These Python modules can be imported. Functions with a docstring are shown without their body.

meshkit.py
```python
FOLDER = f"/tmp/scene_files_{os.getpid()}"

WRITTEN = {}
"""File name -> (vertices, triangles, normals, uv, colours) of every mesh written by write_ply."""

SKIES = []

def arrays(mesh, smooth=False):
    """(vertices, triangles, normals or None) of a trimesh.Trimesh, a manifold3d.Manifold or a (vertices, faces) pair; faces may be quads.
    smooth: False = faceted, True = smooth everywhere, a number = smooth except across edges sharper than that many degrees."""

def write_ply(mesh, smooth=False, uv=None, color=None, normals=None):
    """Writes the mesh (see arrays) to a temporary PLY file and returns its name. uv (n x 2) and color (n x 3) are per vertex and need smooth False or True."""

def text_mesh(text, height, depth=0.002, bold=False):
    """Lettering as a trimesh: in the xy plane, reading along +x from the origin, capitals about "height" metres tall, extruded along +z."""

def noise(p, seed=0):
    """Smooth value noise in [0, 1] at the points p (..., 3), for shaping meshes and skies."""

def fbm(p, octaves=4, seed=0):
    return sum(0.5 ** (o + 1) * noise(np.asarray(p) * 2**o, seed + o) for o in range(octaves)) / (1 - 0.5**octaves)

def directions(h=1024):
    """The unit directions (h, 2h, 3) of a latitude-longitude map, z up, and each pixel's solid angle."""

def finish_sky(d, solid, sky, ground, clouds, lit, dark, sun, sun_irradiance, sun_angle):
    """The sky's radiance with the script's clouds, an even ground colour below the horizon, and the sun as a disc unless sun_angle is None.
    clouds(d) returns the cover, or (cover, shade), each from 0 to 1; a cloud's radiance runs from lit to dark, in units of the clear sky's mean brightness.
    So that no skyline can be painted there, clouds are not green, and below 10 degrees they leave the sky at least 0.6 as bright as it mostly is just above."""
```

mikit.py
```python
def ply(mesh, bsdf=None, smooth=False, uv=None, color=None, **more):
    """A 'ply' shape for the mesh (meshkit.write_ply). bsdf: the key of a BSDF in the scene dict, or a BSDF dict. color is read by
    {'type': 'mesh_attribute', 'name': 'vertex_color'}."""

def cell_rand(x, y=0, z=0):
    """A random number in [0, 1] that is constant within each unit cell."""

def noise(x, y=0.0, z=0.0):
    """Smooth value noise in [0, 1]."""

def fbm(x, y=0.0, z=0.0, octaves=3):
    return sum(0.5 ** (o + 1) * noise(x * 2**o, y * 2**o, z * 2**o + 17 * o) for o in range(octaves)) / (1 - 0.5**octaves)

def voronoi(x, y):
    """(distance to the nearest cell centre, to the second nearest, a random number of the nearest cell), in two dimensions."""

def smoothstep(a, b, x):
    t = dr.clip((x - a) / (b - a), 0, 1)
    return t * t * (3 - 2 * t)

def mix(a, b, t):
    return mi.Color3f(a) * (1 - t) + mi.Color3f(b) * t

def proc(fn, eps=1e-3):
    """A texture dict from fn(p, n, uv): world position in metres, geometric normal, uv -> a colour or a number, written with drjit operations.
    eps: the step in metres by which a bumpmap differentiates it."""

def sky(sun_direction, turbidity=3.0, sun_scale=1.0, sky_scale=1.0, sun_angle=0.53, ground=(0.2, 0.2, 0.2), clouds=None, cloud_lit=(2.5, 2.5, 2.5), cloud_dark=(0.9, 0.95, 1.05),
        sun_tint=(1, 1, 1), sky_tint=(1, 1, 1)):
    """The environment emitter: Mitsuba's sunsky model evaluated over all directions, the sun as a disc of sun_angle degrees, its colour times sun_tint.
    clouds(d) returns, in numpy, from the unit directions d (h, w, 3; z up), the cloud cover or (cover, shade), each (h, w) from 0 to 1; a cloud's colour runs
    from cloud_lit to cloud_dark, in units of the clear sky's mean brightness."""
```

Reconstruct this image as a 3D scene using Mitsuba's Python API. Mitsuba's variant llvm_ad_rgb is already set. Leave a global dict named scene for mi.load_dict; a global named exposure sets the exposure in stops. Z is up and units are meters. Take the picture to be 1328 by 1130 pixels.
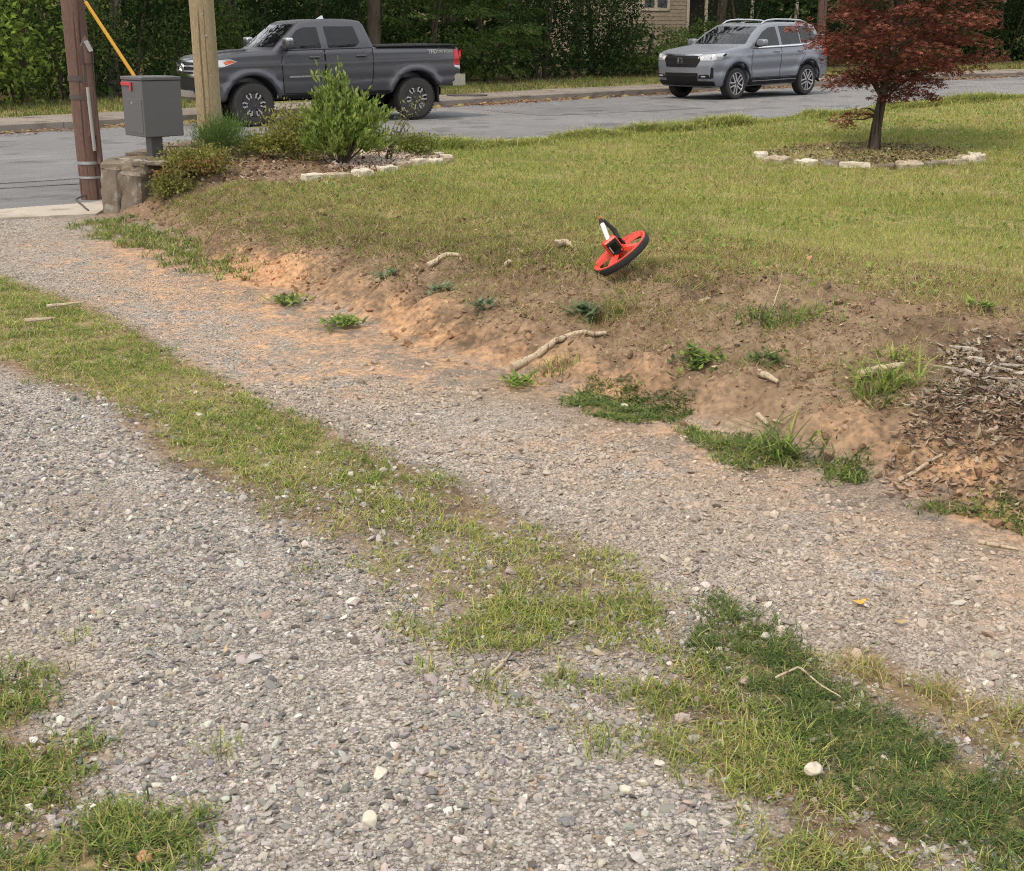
import math, numpy as np, trimesh, mitsuba as mi, mikit, meshkit
import manifold3d as m3
import shapely.geometry as sg
from scipy.spatial import ConvexHull, cKDTree

scene, labels = {}, {}
T = mi.ScalarTransform4f

# ------------------------------------------------------------------ camera, sky, exposure
PITCH = math.atan(525 / 1700.0)
scene['camera'] = {
    'type': 'perspective', 'fov_axis': 'x', 'fov': math.degrees(2 * math.atan(664 / 1700.0)),
    'near_clip': 0.05, 'far_clip': 3000.0,
    'to_world': T().look_at(origin=[0, 0, 1.6], target=[0, math.cos(PITCH), 1.6 - math.sin(PITCH)], up=[0, 0, 1]),
}
scene['sky'] = mikit.sky([-0.35, -0.45, 0.82], turbidity=3, sun_scale=0.3, sun_angle=12, clouds=lambda d: 1.0,
                         cloud_lit=(2.45, 2.5, 2.6), cloud_dark=(1.3, 1.33, 1.4), sun_tint=(1.0, 0.96, 0.9))
exposure = 2.35

# ------------------------------------------------------------------ terrain
AZ = math.radians(55.0)                                   # heading of the street, from +y towards +x
UX, UY = math.sin(AZ), math.cos(AZ)                       # along the street
NX, NY = -math.cos(AZ), math.sin(AZ)                      # across the street, away from the drive

TOE = np.array([(-4.05, 14.5), (-3.86, 13.2), (-3.74, 12.03), (-3.11, 11.19), (-2.35, 9.61), (-1.72, 8.67), (-1.13, 7.78), (-0.45, 6.62), (0.03, 6.16),
                (0.68, 5.41), (1.15, 4.83), (1.47, 4.39), (1.71, 4.09), (2.5, 3.1), (4.2, 1.2), (9, -4)], float)


def seg_dist(x, y, pts):
    """distance to an open polyline and the sign of its left or right side"""
    best, side = np.full(np.shape(x), 1e9), np.zeros(np.shape(x))
    for a, b in zip(pts[:-1], pts[1:]):
        d = b - a
        t = np.clip(((x - a[0]) * d[0] + (y - a[1]) * d[1]) / (d @ d), 0, 1)
        ex, ey = x - a[0] - t * d[0], y - a[1] - t * d[1]
        r = np.hypot(ex, ey)
        near = r < best
        side = np.where(near, np.sign(d[0] * (y - a[1]) - d[1] * (x - a[0])), side)
        best = np.where(near, r, best)
    return best, side


def sstep(a, b, x):
    t = np.clip((x - a) / (b - a), 0, 1)
    return t * t * (3 - 2 * t)


def fb(x, y, f, seed=0, octaves=3):
    return meshkit.fbm(np.stack([np.asarray(x) * f, np.asarray(y) * f, np.zeros(np.shape(x)) + 0.37], -1), octaves, seed)


def uv_of(x, y):
    return x * UX + y * UY, x * NX + y * NY


def toe_s(x, y):
    d, sd = seg_dist(x, y, TOE)
    return d * sd


KERB = np.array([(-60, -19.0), (-12.0, 20.2), (-8.7, 23.3), (-4.0, 28.0), (-1.0, 31.0), (3.7, 35.6), (10.0, 41.0), (19.5, 48.0), (75.0, 90.0)])


def road_z(x, y):
    v, q = uv_of(x, y)
    return -0.055 + 0.006 * (np.clip(v, -5, 60) - 10.8)


ROAD_N = 13.05
RELIEF = True


def height(x, y):
    x, y = np.asarray(x, float), np.asarray(y, float)
    v, q = uv_of(x, y)
    s = toe_s(x, y)
    drive = 0.012 * (fb(x, y, 0.9, 5) - 0.5) + 0.0 * x
    rz = road_z(x, y)
    sn = s + (0.30 * (fb(x, y, 1.7, 3) - 0.5) * sstep(-0.1, 0.5, s) if RELIEF else 0)
    zc = np.clip(np.maximum(0.53 - 0.17 * sstep(4.5, 8.5, v), 0.31 + 0.029 * (v - 7)), 0, 0.95)
    hb = np.clip(0.43 - 0.022 * (y - 4), 0.24, 0.43)
    w = np.clip(1.65 - 0.12 * (y - 4.5), 0.9, 1.7)
    B = 0.45 * sstep(0, 0.34, sn) + 0.55 * sstep(0.1, 1.0, sn / w)
    e = np.maximum(12.6 - q, 0)
    lawn = B * hb + (zc - hb) * sstep(0.1, 1.0, sn / (np.abs(sn) + e + 1e-6)) * (sn > 0)
    z = np.where(s > -0.02, np.maximum(lawn, 0) + drive * np.clip(1 - s, 0, 1), drive)
    # street side: the lawn drops to the road
    drop = sstep(12.55, 13.0, q)
    z = z * (1 - drop) + (rz - 0.05) * drop
    # far side of the street
    kd, ks = seg_dist(x, y, KERB)
    far = kd * ks
    z = np.where(q > 13, rz - 0.05 + sstep(0.0, 0.12, far) * 0.14, z)
    z = z + np.where(far > 2, np.clip(far - 2, 0, 40) * 0.012 + np.clip(far - 30, 0, 300) * 0.05, 0)
    if RELIEF:
        rough = sstep(0.0, 0.25, s) * (1 - sstep(1.2, 2.4, s)) * (q < 12.5)
        rid = np.abs(fb(x, y, 3.2, 12, 4) - 0.5) * 2
        z = z + rough * (0.09 * (fb(x, y, 4.0, 7) - 0.5) - 0.05 * sstep(0.16, 0.0, rid) + 0.042 * (fb(x, y, 11.0, 8, 4) - 0.5))
        z = z + (q < 12.5) * 0.016 * (fb(x, y, 8, 9) - 0.5) + (q < 12.5) * (s > 1) * 0.04 * (fb(x, y, 2.2, 10) - 0.5)
    return z

# ------------------------------------------------------------------ helpers
rng = np.random.default_rng(11)


def numbered(key):
    if key not in scene:
        return key
    k = 1
    while f'{key}_{k:03d}' in scene or f'{key}_{k:03d}' in taken:
        k += 1
    return f'{key}_{k:03d}'


taken = set()


def thing(name, label, cat, group=None):
    key = name
    k = 0
    while key in taken or key in scene:
        k += 1
        key = f'{name}_{k:03d}'
    taken.add(key)
    labels[key] = {'label': label, 'category': cat}
    if group:
        labels[key]['group'] = group
    return key


def put(key, mesh, bsdf, smooth=False, color=None, uv=None, M=None):
    """one entry of the scene"""
    k = numbered(key)
    more = {}
    if M is not None:
        more['to_world'] = T(np.asarray(M, float))
    scene[k] = mikit.ply(mesh, bsdf, smooth=smooth, color=color, uv=uv, **more)
    return k


def single(name, mesh, bsdf, label, cat, smooth=False, color=None, group=None, M=None):
    k = thing(name, label, cat, group)
    put(k, mesh, bsdf, smooth, color, None, M)
    return k


def stuff(name, mesh, bsdf, label, cat, smooth=False, color=None, uv=None):
    k = put(name, mesh, bsdf, smooth, color, uv)
    labels[k] = {'label': label, 'category': cat, 'kind': 'stuff'}
    return k


def struct(name, mesh, bsdf, label, cat, smooth=False, color=None, uv=None):
    k = put(name, mesh, bsdf, smooth, color, uv)
    labels[k] = {'label': label, 'category': cat, 'kind': 'structure'}
    return k


def mat(origin, xdir, zdir=(0, 0, 1)):
    x = np.array(xdir, float)
    x /= np.linalg.norm(x)
    z = np.array(zdir, float)
    y = np.cross(z, x)
    y /= np.linalg.norm(y)
    z = np.cross(x, y)
    M = np.eye(4)
    M[:3, 0], M[:3, 1], M[:3, 2], M[:3, 3] = x, y, z, origin
    return M


def rot(axis, deg):
    return trimesh.transformations.rotation_matrix(math.radians(deg), axis)


def tr(x, y, z):
    return trimesh.transformations.translation_matrix([x, y, z])


def tm(mesh, M):
    m = mesh.copy()
    m.apply_transform(M)
    return m


def cat_(ms):
    return trimesh.util.concatenate(ms)


def rbox(sx, sy, sz, r=0.01, M=None):
    """box with chamfered edges, centred"""
    pts = []
    for a in (-1, 1):
        for b in (-1, 1):
            for c in (-1, 1):
                x, y, z = a * sx / 2, b * sy / 2, c * sz / 2
                pts += [(x - a * r, y, z - c * r), (x - a * r, y - b * r, z), (x, y - b * r, z - c * r)]
    m = trimesh.convex.convex_hull(np.array(pts))
    return tm(m, M) if M is not None else m


def tube(path, rad, sides=8, cap=True):
    """tapered tube along a polyline"""
    p = np.asarray(path, float)
    n = len(p)
    rad = np.broadcast_to(np.asarray(rad, float), n)
    t = np.gradient(p, axis=0)
    t /= np.linalg.norm(t, axis=1, keepdims=True) + 1e-12
    ref = np.array([0, 0, 1.0]) if abs(t[0, 2]) < 0.9 else np.array([1.0, 0, 0])
    a = np.cross(t, ref)
    a /= np.linalg.norm(a, axis=1, keepdims=True) + 1e-12
    b = np.cross(t, a)
    th = np.arange(sides) * 2 * np.pi / sides
    v = p[:, None] + rad[:, None, None] * (np.cos(th)[None, :, None] * a[:, None] + np.sin(th)[None, :, None] * b[:, None])
    v = v.reshape(-1, 3)
    f = []
    for i in range(n - 1):
        for j in range(sides):
            q, r_ = i * sides + j, i * sides + (j + 1) % sides
            f += [(q, q + sides, r_ + sides), (q, r_ + sides, r_)]
    if cap:
        v = np.vstack([v, p[:1], p[-1:]])
        c0, c1 = n * sides, n * sides + 1
        for j in range(sides):
            f += [(c0, j, (j + 1) % sides), (c1, (n - 1) * sides + (j + 1) % sides, (n - 1) * sides + j)]
    return trimesh.Trimesh(v, np.array(f), process=False)


def rock(sx, sy, sz, seed, n=16, chop=0.0):
    """angular stone: the hull of scattered points"""
    r = np.random.default_rng(seed)
    p = r.normal(size=(n, 3))
    p /= np.linalg.norm(p, axis=1, keepdims=True)
    p = np.sign(p) * np.abs(p) ** 0.75
    p *= np.array([sx, sy, sz]) / 2 * (0.85 + 0.3 * r.random((n, 1)))
    m = trimesh.convex.convex_hull(p)
    m = m.subdivide().subdivide()
    m.merge_vertices()
    trimesh.smoothing.filter_laplacian(m, lamb=0.4, iterations=3)
    v = np.array(m.vertices)
    m.vertices = v * (1 + 0.22 * (meshkit.fbm(v * 3.2 / max(sx, sy, sz) + seed, 3, seed) - 0.5))[:, None]
    return m


def worn_block(sx, sy, sz, seed, rough=0.02, sub=2):
    """block with rounded, uneven faces"""
    m = rbox(sx, sy, sz, min(sx, sy, sz) * 0.12)
    m = m.subdivide_to_size(max(sx, sy, sz) / (2.5 * sub))
    m.merge_vertices()
    v = np.array(m.vertices)
    n = np.array(m.vertex_normals)
    d = meshkit.fbm(v * 2.2 / max(sx, sy, sz) * 2 + seed * 3.1, 3, seed) - 0.5
    m.vertices = v + n * (d * rough * 2)[:, None]
    return m


def leaf_quads(P, A, S, fold=0.0):
    """leaves as folded diamonds: base points P, length vectors A, half-width vectors S"""
    N = len(P)
    n = np.cross(A, S)
    n /= np.linalg.norm(n, axis=1, keepdims=True) + 1e-9
    L = np.linalg.norm(S, axis=1, keepdims=True)
    up = n * L * fold
    v = np.stack([P, P + 0.45 * A + S + up, P + A, P + 0.45 * A - S + up], 1).reshape(-1, 3)
    k = np.arange(N)[:, None] * 4
    f = np.stack([k + [0, 1, 2], k + [0, 2, 3]], 1).reshape(-1, 3)
    return v, f


def rand_dirs(n, r=None):
    r = r or rng
    d = r.normal(size=(n, 3))
    return d / np.linalg.norm(d, axis=1, keepdims=True)


def leaves(P, size, r, aspect=0.42, out=None, outw=0.5, droop=0.0, up=0.0, fold=0.25, var=0.35):
    """scattered leaves round points P"""
    n = len(P)
    A = rand_dirs(n, r)
    if out is not None:
        A = A * (1 - outw) + out * outw
    A[:, 2] += up - droop
    A /= np.linalg.norm(A, axis=1, keepdims=True) + 1e-9
    S = np.cross(A, rand_dirs(n, r))
    S /= np.linalg.norm(S, axis=1, keepdims=True) + 1e-9
    s = size * (1 - var + 2 * var * r.random((n, 1)))
    return leaf_quads(P, A * s, S * s * aspect * 0.5, fold)


def tint(n, cols, r, jitter=0.18, weights=None):
    """a colour for each of n pieces, picked from cols"""
    cols = np.asarray(cols, float)
    c = cols[r.choice(len(cols), n, p=weights)]
    return np.clip(c * (1 + jitter * (r.random((n, 1)) * 2 - 1)) * (1 + 0.06 * (r.random((n, 3)) * 2 - 1)), 0.003, 0.9)


def join(parts):
    """(vertices, faces, colours) pieces into one"""
    at, V, F, C = 0, [], [], []
    for v, f, c in parts:
        V.append(v)
        F.append(np.asarray(f) + at)
        C.append(c)
        at += len(v)
    return (np.vstack(V), np.vstack(F)), np.vstack(C)


def in_poly(x, y, poly):
    poly = np.asarray(poly, float)
    inside = np.zeros(np.shape(x), bool)
    j = len(poly) - 1
    for i in range(len(poly)):
        (xi, yi), (xj, yj) = poly[i], poly[j]
        hit = ((yi > y) != (yj > y)) & (x < (xj - xi) * (y - yi) / (yj - yi + 1e-12) + xi)
        inside ^= hit
        j = i
    return inside


def poly_sd(x, y, poly):
    """signed distance, positive inside"""
    p = np.asarray(poly, float)
    d, _ = seg_dist(x, y, np.vstack([p, p[:1]]))
    return np.where(in_poly(x, y, p), d, -d)


# ------------------------------------------------------------------ materials
def mat_diffuse(name, rgb):
    scene[name] = {'type': 'twosided', 'bsdf': {'type': 'diffuse', 'reflectance': {'type': 'rgb', 'value': list(rgb)}}}


def mat_pr(name, rgb, rough=0.5, **k):
    c = rgb if isinstance(rgb, dict) else {'type': 'rgb', 'value': list(rgb)}
    scene[name] = {'type': 'twosided', 'bsdf': {'type': 'principled', 'base_color': c, 'roughness': rough, **k}}


VC = {'type': 'mesh_attribute', 'name': 'vertex_color'}
scene['m_vertex'] = {'type': 'twosided', 'bsdf': {'type': 'diffuse', 'reflectance': VC}}
scene['m_leaf'] = {'type': 'principledthin', 'base_color': VC, 'roughness': 0.5, 'diff_trans': 0.55, 'spec_trans': 0.0, 'eta': 1.35}
scene['m_grass'] = {'type': 'principledthin', 'base_color': VC, 'roughness': 0.65, 'diff_trans': 0.6, 'spec_trans': 0.0, 'eta': 1.3}
fbm, noise, vor, mix, smooth = mikit.fbm, mikit.noise, mikit.voronoi, mikit.mix, mikit.smoothstep


def f_ground(p, n, uv):
    """uv.x: how much clay; uv.y: 0 gravel, 1 bare soil, 2 thatch under grass, 3 forest floor"""
    g = vor(p.x * 105, p.y * 105)
    g2 = vor(p.x * 25 + 3, p.y * 25)
    big = fbm(p.x * 1.3, p.y * 1.3, 0.5, 3)
    fine = fbm(p.x * 45, p.y * 45, p.z * 45, 3)
    mid = fbm(p.x * 9, p.y * 9, p.z * 9, 3)
    grav = mix((0.24, 0.22, 0.195), (0.52, 0.49, 0.45), g[2])
    grav = mix(grav, mi.Color3f(0.13, 0.12, 0.115), smooth(0.75, 0.95, g2[2]) * 0.5)
    grav = mix(grav, mi.Color3f(0.36, 0.29, 0.22), smooth(0.4, 0.7, big) * 0.55)
    grav = mix(grav, mi.Color3f(0.10, 0.085, 0.07), smooth(0.42, 0.62, g[0]) * 0.7) * (0.65 + 0.7 * fine)
    blot = smooth(0.5, 0.68, fbm(p.x * 3.1 + 9, p.y * 3.1, p.z * 3.1, 4))
    soil = mix(mix((0.155, 0.11, 0.073), (0.305, 0.228, 0.158), mid), mi.Color3f(0.115, 0.085, 0.06), blot * 0.7) * (0.5 + 1.0 * fine)
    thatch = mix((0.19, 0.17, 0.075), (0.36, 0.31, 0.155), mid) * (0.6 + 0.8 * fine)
    forest = mix((0.07, 0.055, 0.035), (0.16, 0.125, 0.08), mid) * (0.6 + 0.8 * fine)
    clay = mix((0.42, 0.215, 0.11), (0.55, 0.36, 0.215), mid) * (0.6 + 0.8 * fine)
    v = uv.y
    import drjit as dr
    c = mix(grav, soil, dr.clip(v, 0, 1))
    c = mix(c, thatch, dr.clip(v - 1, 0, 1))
    c = mix(c, forest, dr.clip(v - 2, 0, 1))
    return mix(c, clay, dr.clip(uv.x + (mid - 0.5) * 1.5 * smooth(0.03, 0.25, uv.x) + (fine - 0.5) * 0.8 * smooth(0.03, 0.25, uv.x), 0, 0.95))


scene['m_ground'] = {'type': 'twosided', 'bsdf': {'type': 'diffuse', 'reflectance': mikit.proc(f_ground)}}


def f_asphalt(p, n, uv):
    b = fbm(p.x * 0.6, p.y * 0.6, 0.0, 3)
    f = noise(p.x * 140, p.y * 140, 0.0)
    st = fbm(p.x * 2.2 + p.y * 1.6, p.y * 9 - p.x * 6, 3.0, 3)
    c = mix((0.112, 0.114, 0.118), (0.172, 0.172, 0.176), b)
    oil = smooth(0.60, 0.72, fbm(p.x * 1.7 + 5, p.y * 1.7, 8.0, 4))
    return c * (0.72 + 0.40 * f + 0.35 * (st - 0.3)) * (1 - 0.28 * oil)


scene['m_asphalt'] = {'type': 'twosided', 'bsdf': {'type': 'principled', 'base_color': mikit.proc(f_asphalt), 'roughness': 0.85, 'specular': 0.25}}


def f_concrete(p, n, uv):
    b = fbm(p.x * 1.6, p.y * 1.6, p.z * 1.6, 4)
    s = smooth(0.55, 0.8, fbm(p.x * 5, p.y * 5, p.z * 5 + 4, 3))
    f = noise(p.x * 110, p.y * 110, p.z * 110)
    return mix(mix((0.40, 0.36, 0.30), (0.55, 0.51, 0.45), b), (0.22, 0.19, 0.15), s * 0.6) * (0.8 + 0.35 * f)


scene['m_concrete'] = {'type': 'twosided', 'bsdf': {'type': 'diffuse', 'reflectance': mikit.proc(f_concrete)}}


def f_walk(p, n, uv):
    b = fbm(p.x * 1.1, p.y * 1.1, p.z, 4)
    s = smooth(0.5, 0.75, fbm(p.x * 3, p.y * 3, p.z * 5 + 4, 3))
    f = noise(p.x * 70, p.y * 70, p.z * 70)
    return mix(mix((0.22, 0.195, 0.17), (0.34, 0.31, 0.275), b), (0.13, 0.105, 0.08), s * 0.6) * (0.78 + 0.4 * f)


scene['m_walk'] = {'type': 'twosided', 'bsdf': {'type': 'diffuse', 'reflectance': mikit.proc(f_walk)}}


def f_stone(p, n, uv):
    b = fbm(p.x * 6, p.y * 6, p.z * 6, 4)
    l = smooth(0.55, 0.72, fbm(p.x * 14, p.y * 14, p.z * 14 + 9, 3))
    f = noise(p.x * 160, p.y * 160, p.z * 160)
    return mix(mix((0.13, 0.105, 0.082), (0.30, 0.26, 0.21), b), (0.40, 0.39, 0.35), l * 0.7) * (0.65 + 0.6 * f)


scene['m_stone'] = {'type': 'twosided', 'bsdf': {'type': 'diffuse', 'reflectance': mikit.proc(f_stone)}}


def f_pale(p, n, uv):
    b = fbm(p.x * 9, p.y * 9, p.z * 9, 4)
    s = smooth(0.55, 0.75, fbm(p.x * 22, p.y * 22, p.z * 22 + 4, 3))
    return mix(mix((0.50, 0.45, 0.35), (0.70, 0.66, 0.57), b), (0.30, 0.25, 0.17), s * 0.5)


scene['m_pale_stone'] = {'type': 'twosided', 'bsdf': {'type': 'diffuse', 'reflectance': mikit.proc(f_pale)}}


def f_tan(p, n, uv):
    b = fbm(p.x * 9, p.y * 9, p.z * 9, 4)
    s = smooth(0.5, 0.72, fbm(p.x * 22, p.y * 22, p.z * 22 + 4, 3))
    return mix(mix((0.34, 0.28, 0.20), (0.52, 0.46, 0.36), b), (0.20, 0.16, 0.11), s * 0.6)


scene['m_tan_stone'] = {'type': 'twosided', 'bsdf': {'type': 'diffuse', 'reflectance': mikit.proc(f_tan)}}


def wood_fn(c0, c1, dark, fx=34.0, fz=1.1):
    def fn(p, n, uv):
        g = fbm(p.x * fx, p.y * fx, p.z * fz, 4)
        c = smooth(0.62, 0.72, fbm(p.x * fx * 1.3 + 7, p.y * fx * 1.3, p.z * 0.7 + 2, 3))
        b = fbm(p.x * 4, p.y * 4, p.z * 1.5, 3)
        k = noise(p.x * 120, p.y * 120, p.z * 30)
        return mix(mix(c0, c1, g * 0.65 + b * 0.35), dark, c * 0.8) * (0.8 + 0.4 * k)
    return fn


scene['m_pole_brown'] = {'type': 'twosided', 'bsdf': {'type': 'principled', 'base_color': mikit.proc(wood_fn((0.070, 0.040, 0.034), (0.165, 0.098, 0.078), (0.025, 0.018, 0.016))), 'roughness': 0.8}}
scene['m_pole_tan'] = {'type': 'twosided', 'bsdf': {'type': 'principled', 'base_color': mikit.proc(wood_fn((0.20, 0.155, 0.09), (0.36, 0.295, 0.185), (0.08, 0.055, 0.03), 30, 1.0)), 'roughness': 0.8}}
scene['m_bark'] = {'type': 'twosided', 'bsdf': {'type': 'diffuse', 'reflectance': mikit.proc(wood_fn((0.05, 0.04, 0.03), (0.15, 0.125, 0.10), (0.02, 0.017, 0.012), 22, 5))}}
scene['m_bark_grey'] = {'type': 'twosided', 'bsdf': {'type': 'diffuse', 'reflectance': mikit.proc(wood_fn((0.13, 0.115, 0.095), (0.27, 0.245, 0.205), (0.05, 0.04, 0.03), 20, 5))}}
scene['m_root'] = {'type': 'twosided', 'bsdf': {'type': 'diffuse', 'reflectance': mikit.proc(wood_fn((0.36, 0.29, 0.2), (0.56, 0.48, 0.36), (0.17, 0.12, 0.08), 60, 60))}}
mat_pr('m_mailbox', (0.095, 0.095, 0.10), 0.42, specular=0.5)
mat_pr('m_red_plastic', (0.55, 0.045, 0.02), 0.35, specular=0.5)
mat_pr('m_mail_red', (0.45, 0.03, 0.04), 0.4)
mat_pr('m_black_plastic', (0.014, 0.014, 0.015), 0.5, specular=0.25)
mat_pr('m_black_rubber', (0.02, 0.02, 0.021), 0.8)
mat_pr('m_white_paint', (0.72, 0.72, 0.70), 0.4)
mat_pr('m_grey_plastic', (0.30, 0.30, 0.29), 0.6)
mat_pr('m_galv', (0.42, 0.43, 0.44), 0.45, metallic=0.7)
mat_pr('m_yellow', (0.62, 0.33, 0.03), 0.5)
mat_pr('m_chrome', (0.75, 0.75, 0.76), 0.14, metallic=1.0)
mat_pr('m_alloy', (0.60, 0.60, 0.61), 0.28, metallic=0.85)
mat_pr('m_alloy_dark', (0.06, 0.06, 0.065), 0.4, metallic=0.4)
mat_pr('m_truck_paint', (0.085, 0.087, 0.100), 0.27, metallic=0.55, clearcoat=0.8, clearcoat_gloss=0.95)
mat_pr('m_suv_paint', (0.215, 0.230, 0.265), 0.30, metallic=0.40, clearcoat=0.8, clearcoat_gloss=0.95)
mat_pr('m_tint_glass', (0.004, 0.005, 0.006), 0.03, specular=0.55)
mat_pr('m_lens', (0.55, 0.56, 0.58), 0.06, metallic=0.5, clearcoat=1.0)
mat_pr('m_tail_red', (0.42, 0.012, 0.02), 0.12, clearcoat=1.0)
mat_pr('m_amber', (0.55, 0.10, 0.03), 0.15, clearcoat=1.0)
mat_pr('m_tyre', (0.035, 0.034, 0.033), 0.85)
mat_pr('m_iron', (0.07, 0.06, 0.055), 0.7)
mat_pr('m_siding', (0.30, 0.25, 0.185), 0.7)
mat_pr('m_trim', (0.50, 0.44, 0.34), 0.6)
mat_pr('m_shaded_siding', (0.06, 0.055, 0.045), 0.8)  # porch siding with the dimness of the deep recess put into its colour
mat_pr('m_roof', (0.07, 0.065, 0.06), 0.9)
mat_diffuse('m_dark', (0.012, 0.012, 0.012))

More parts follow.
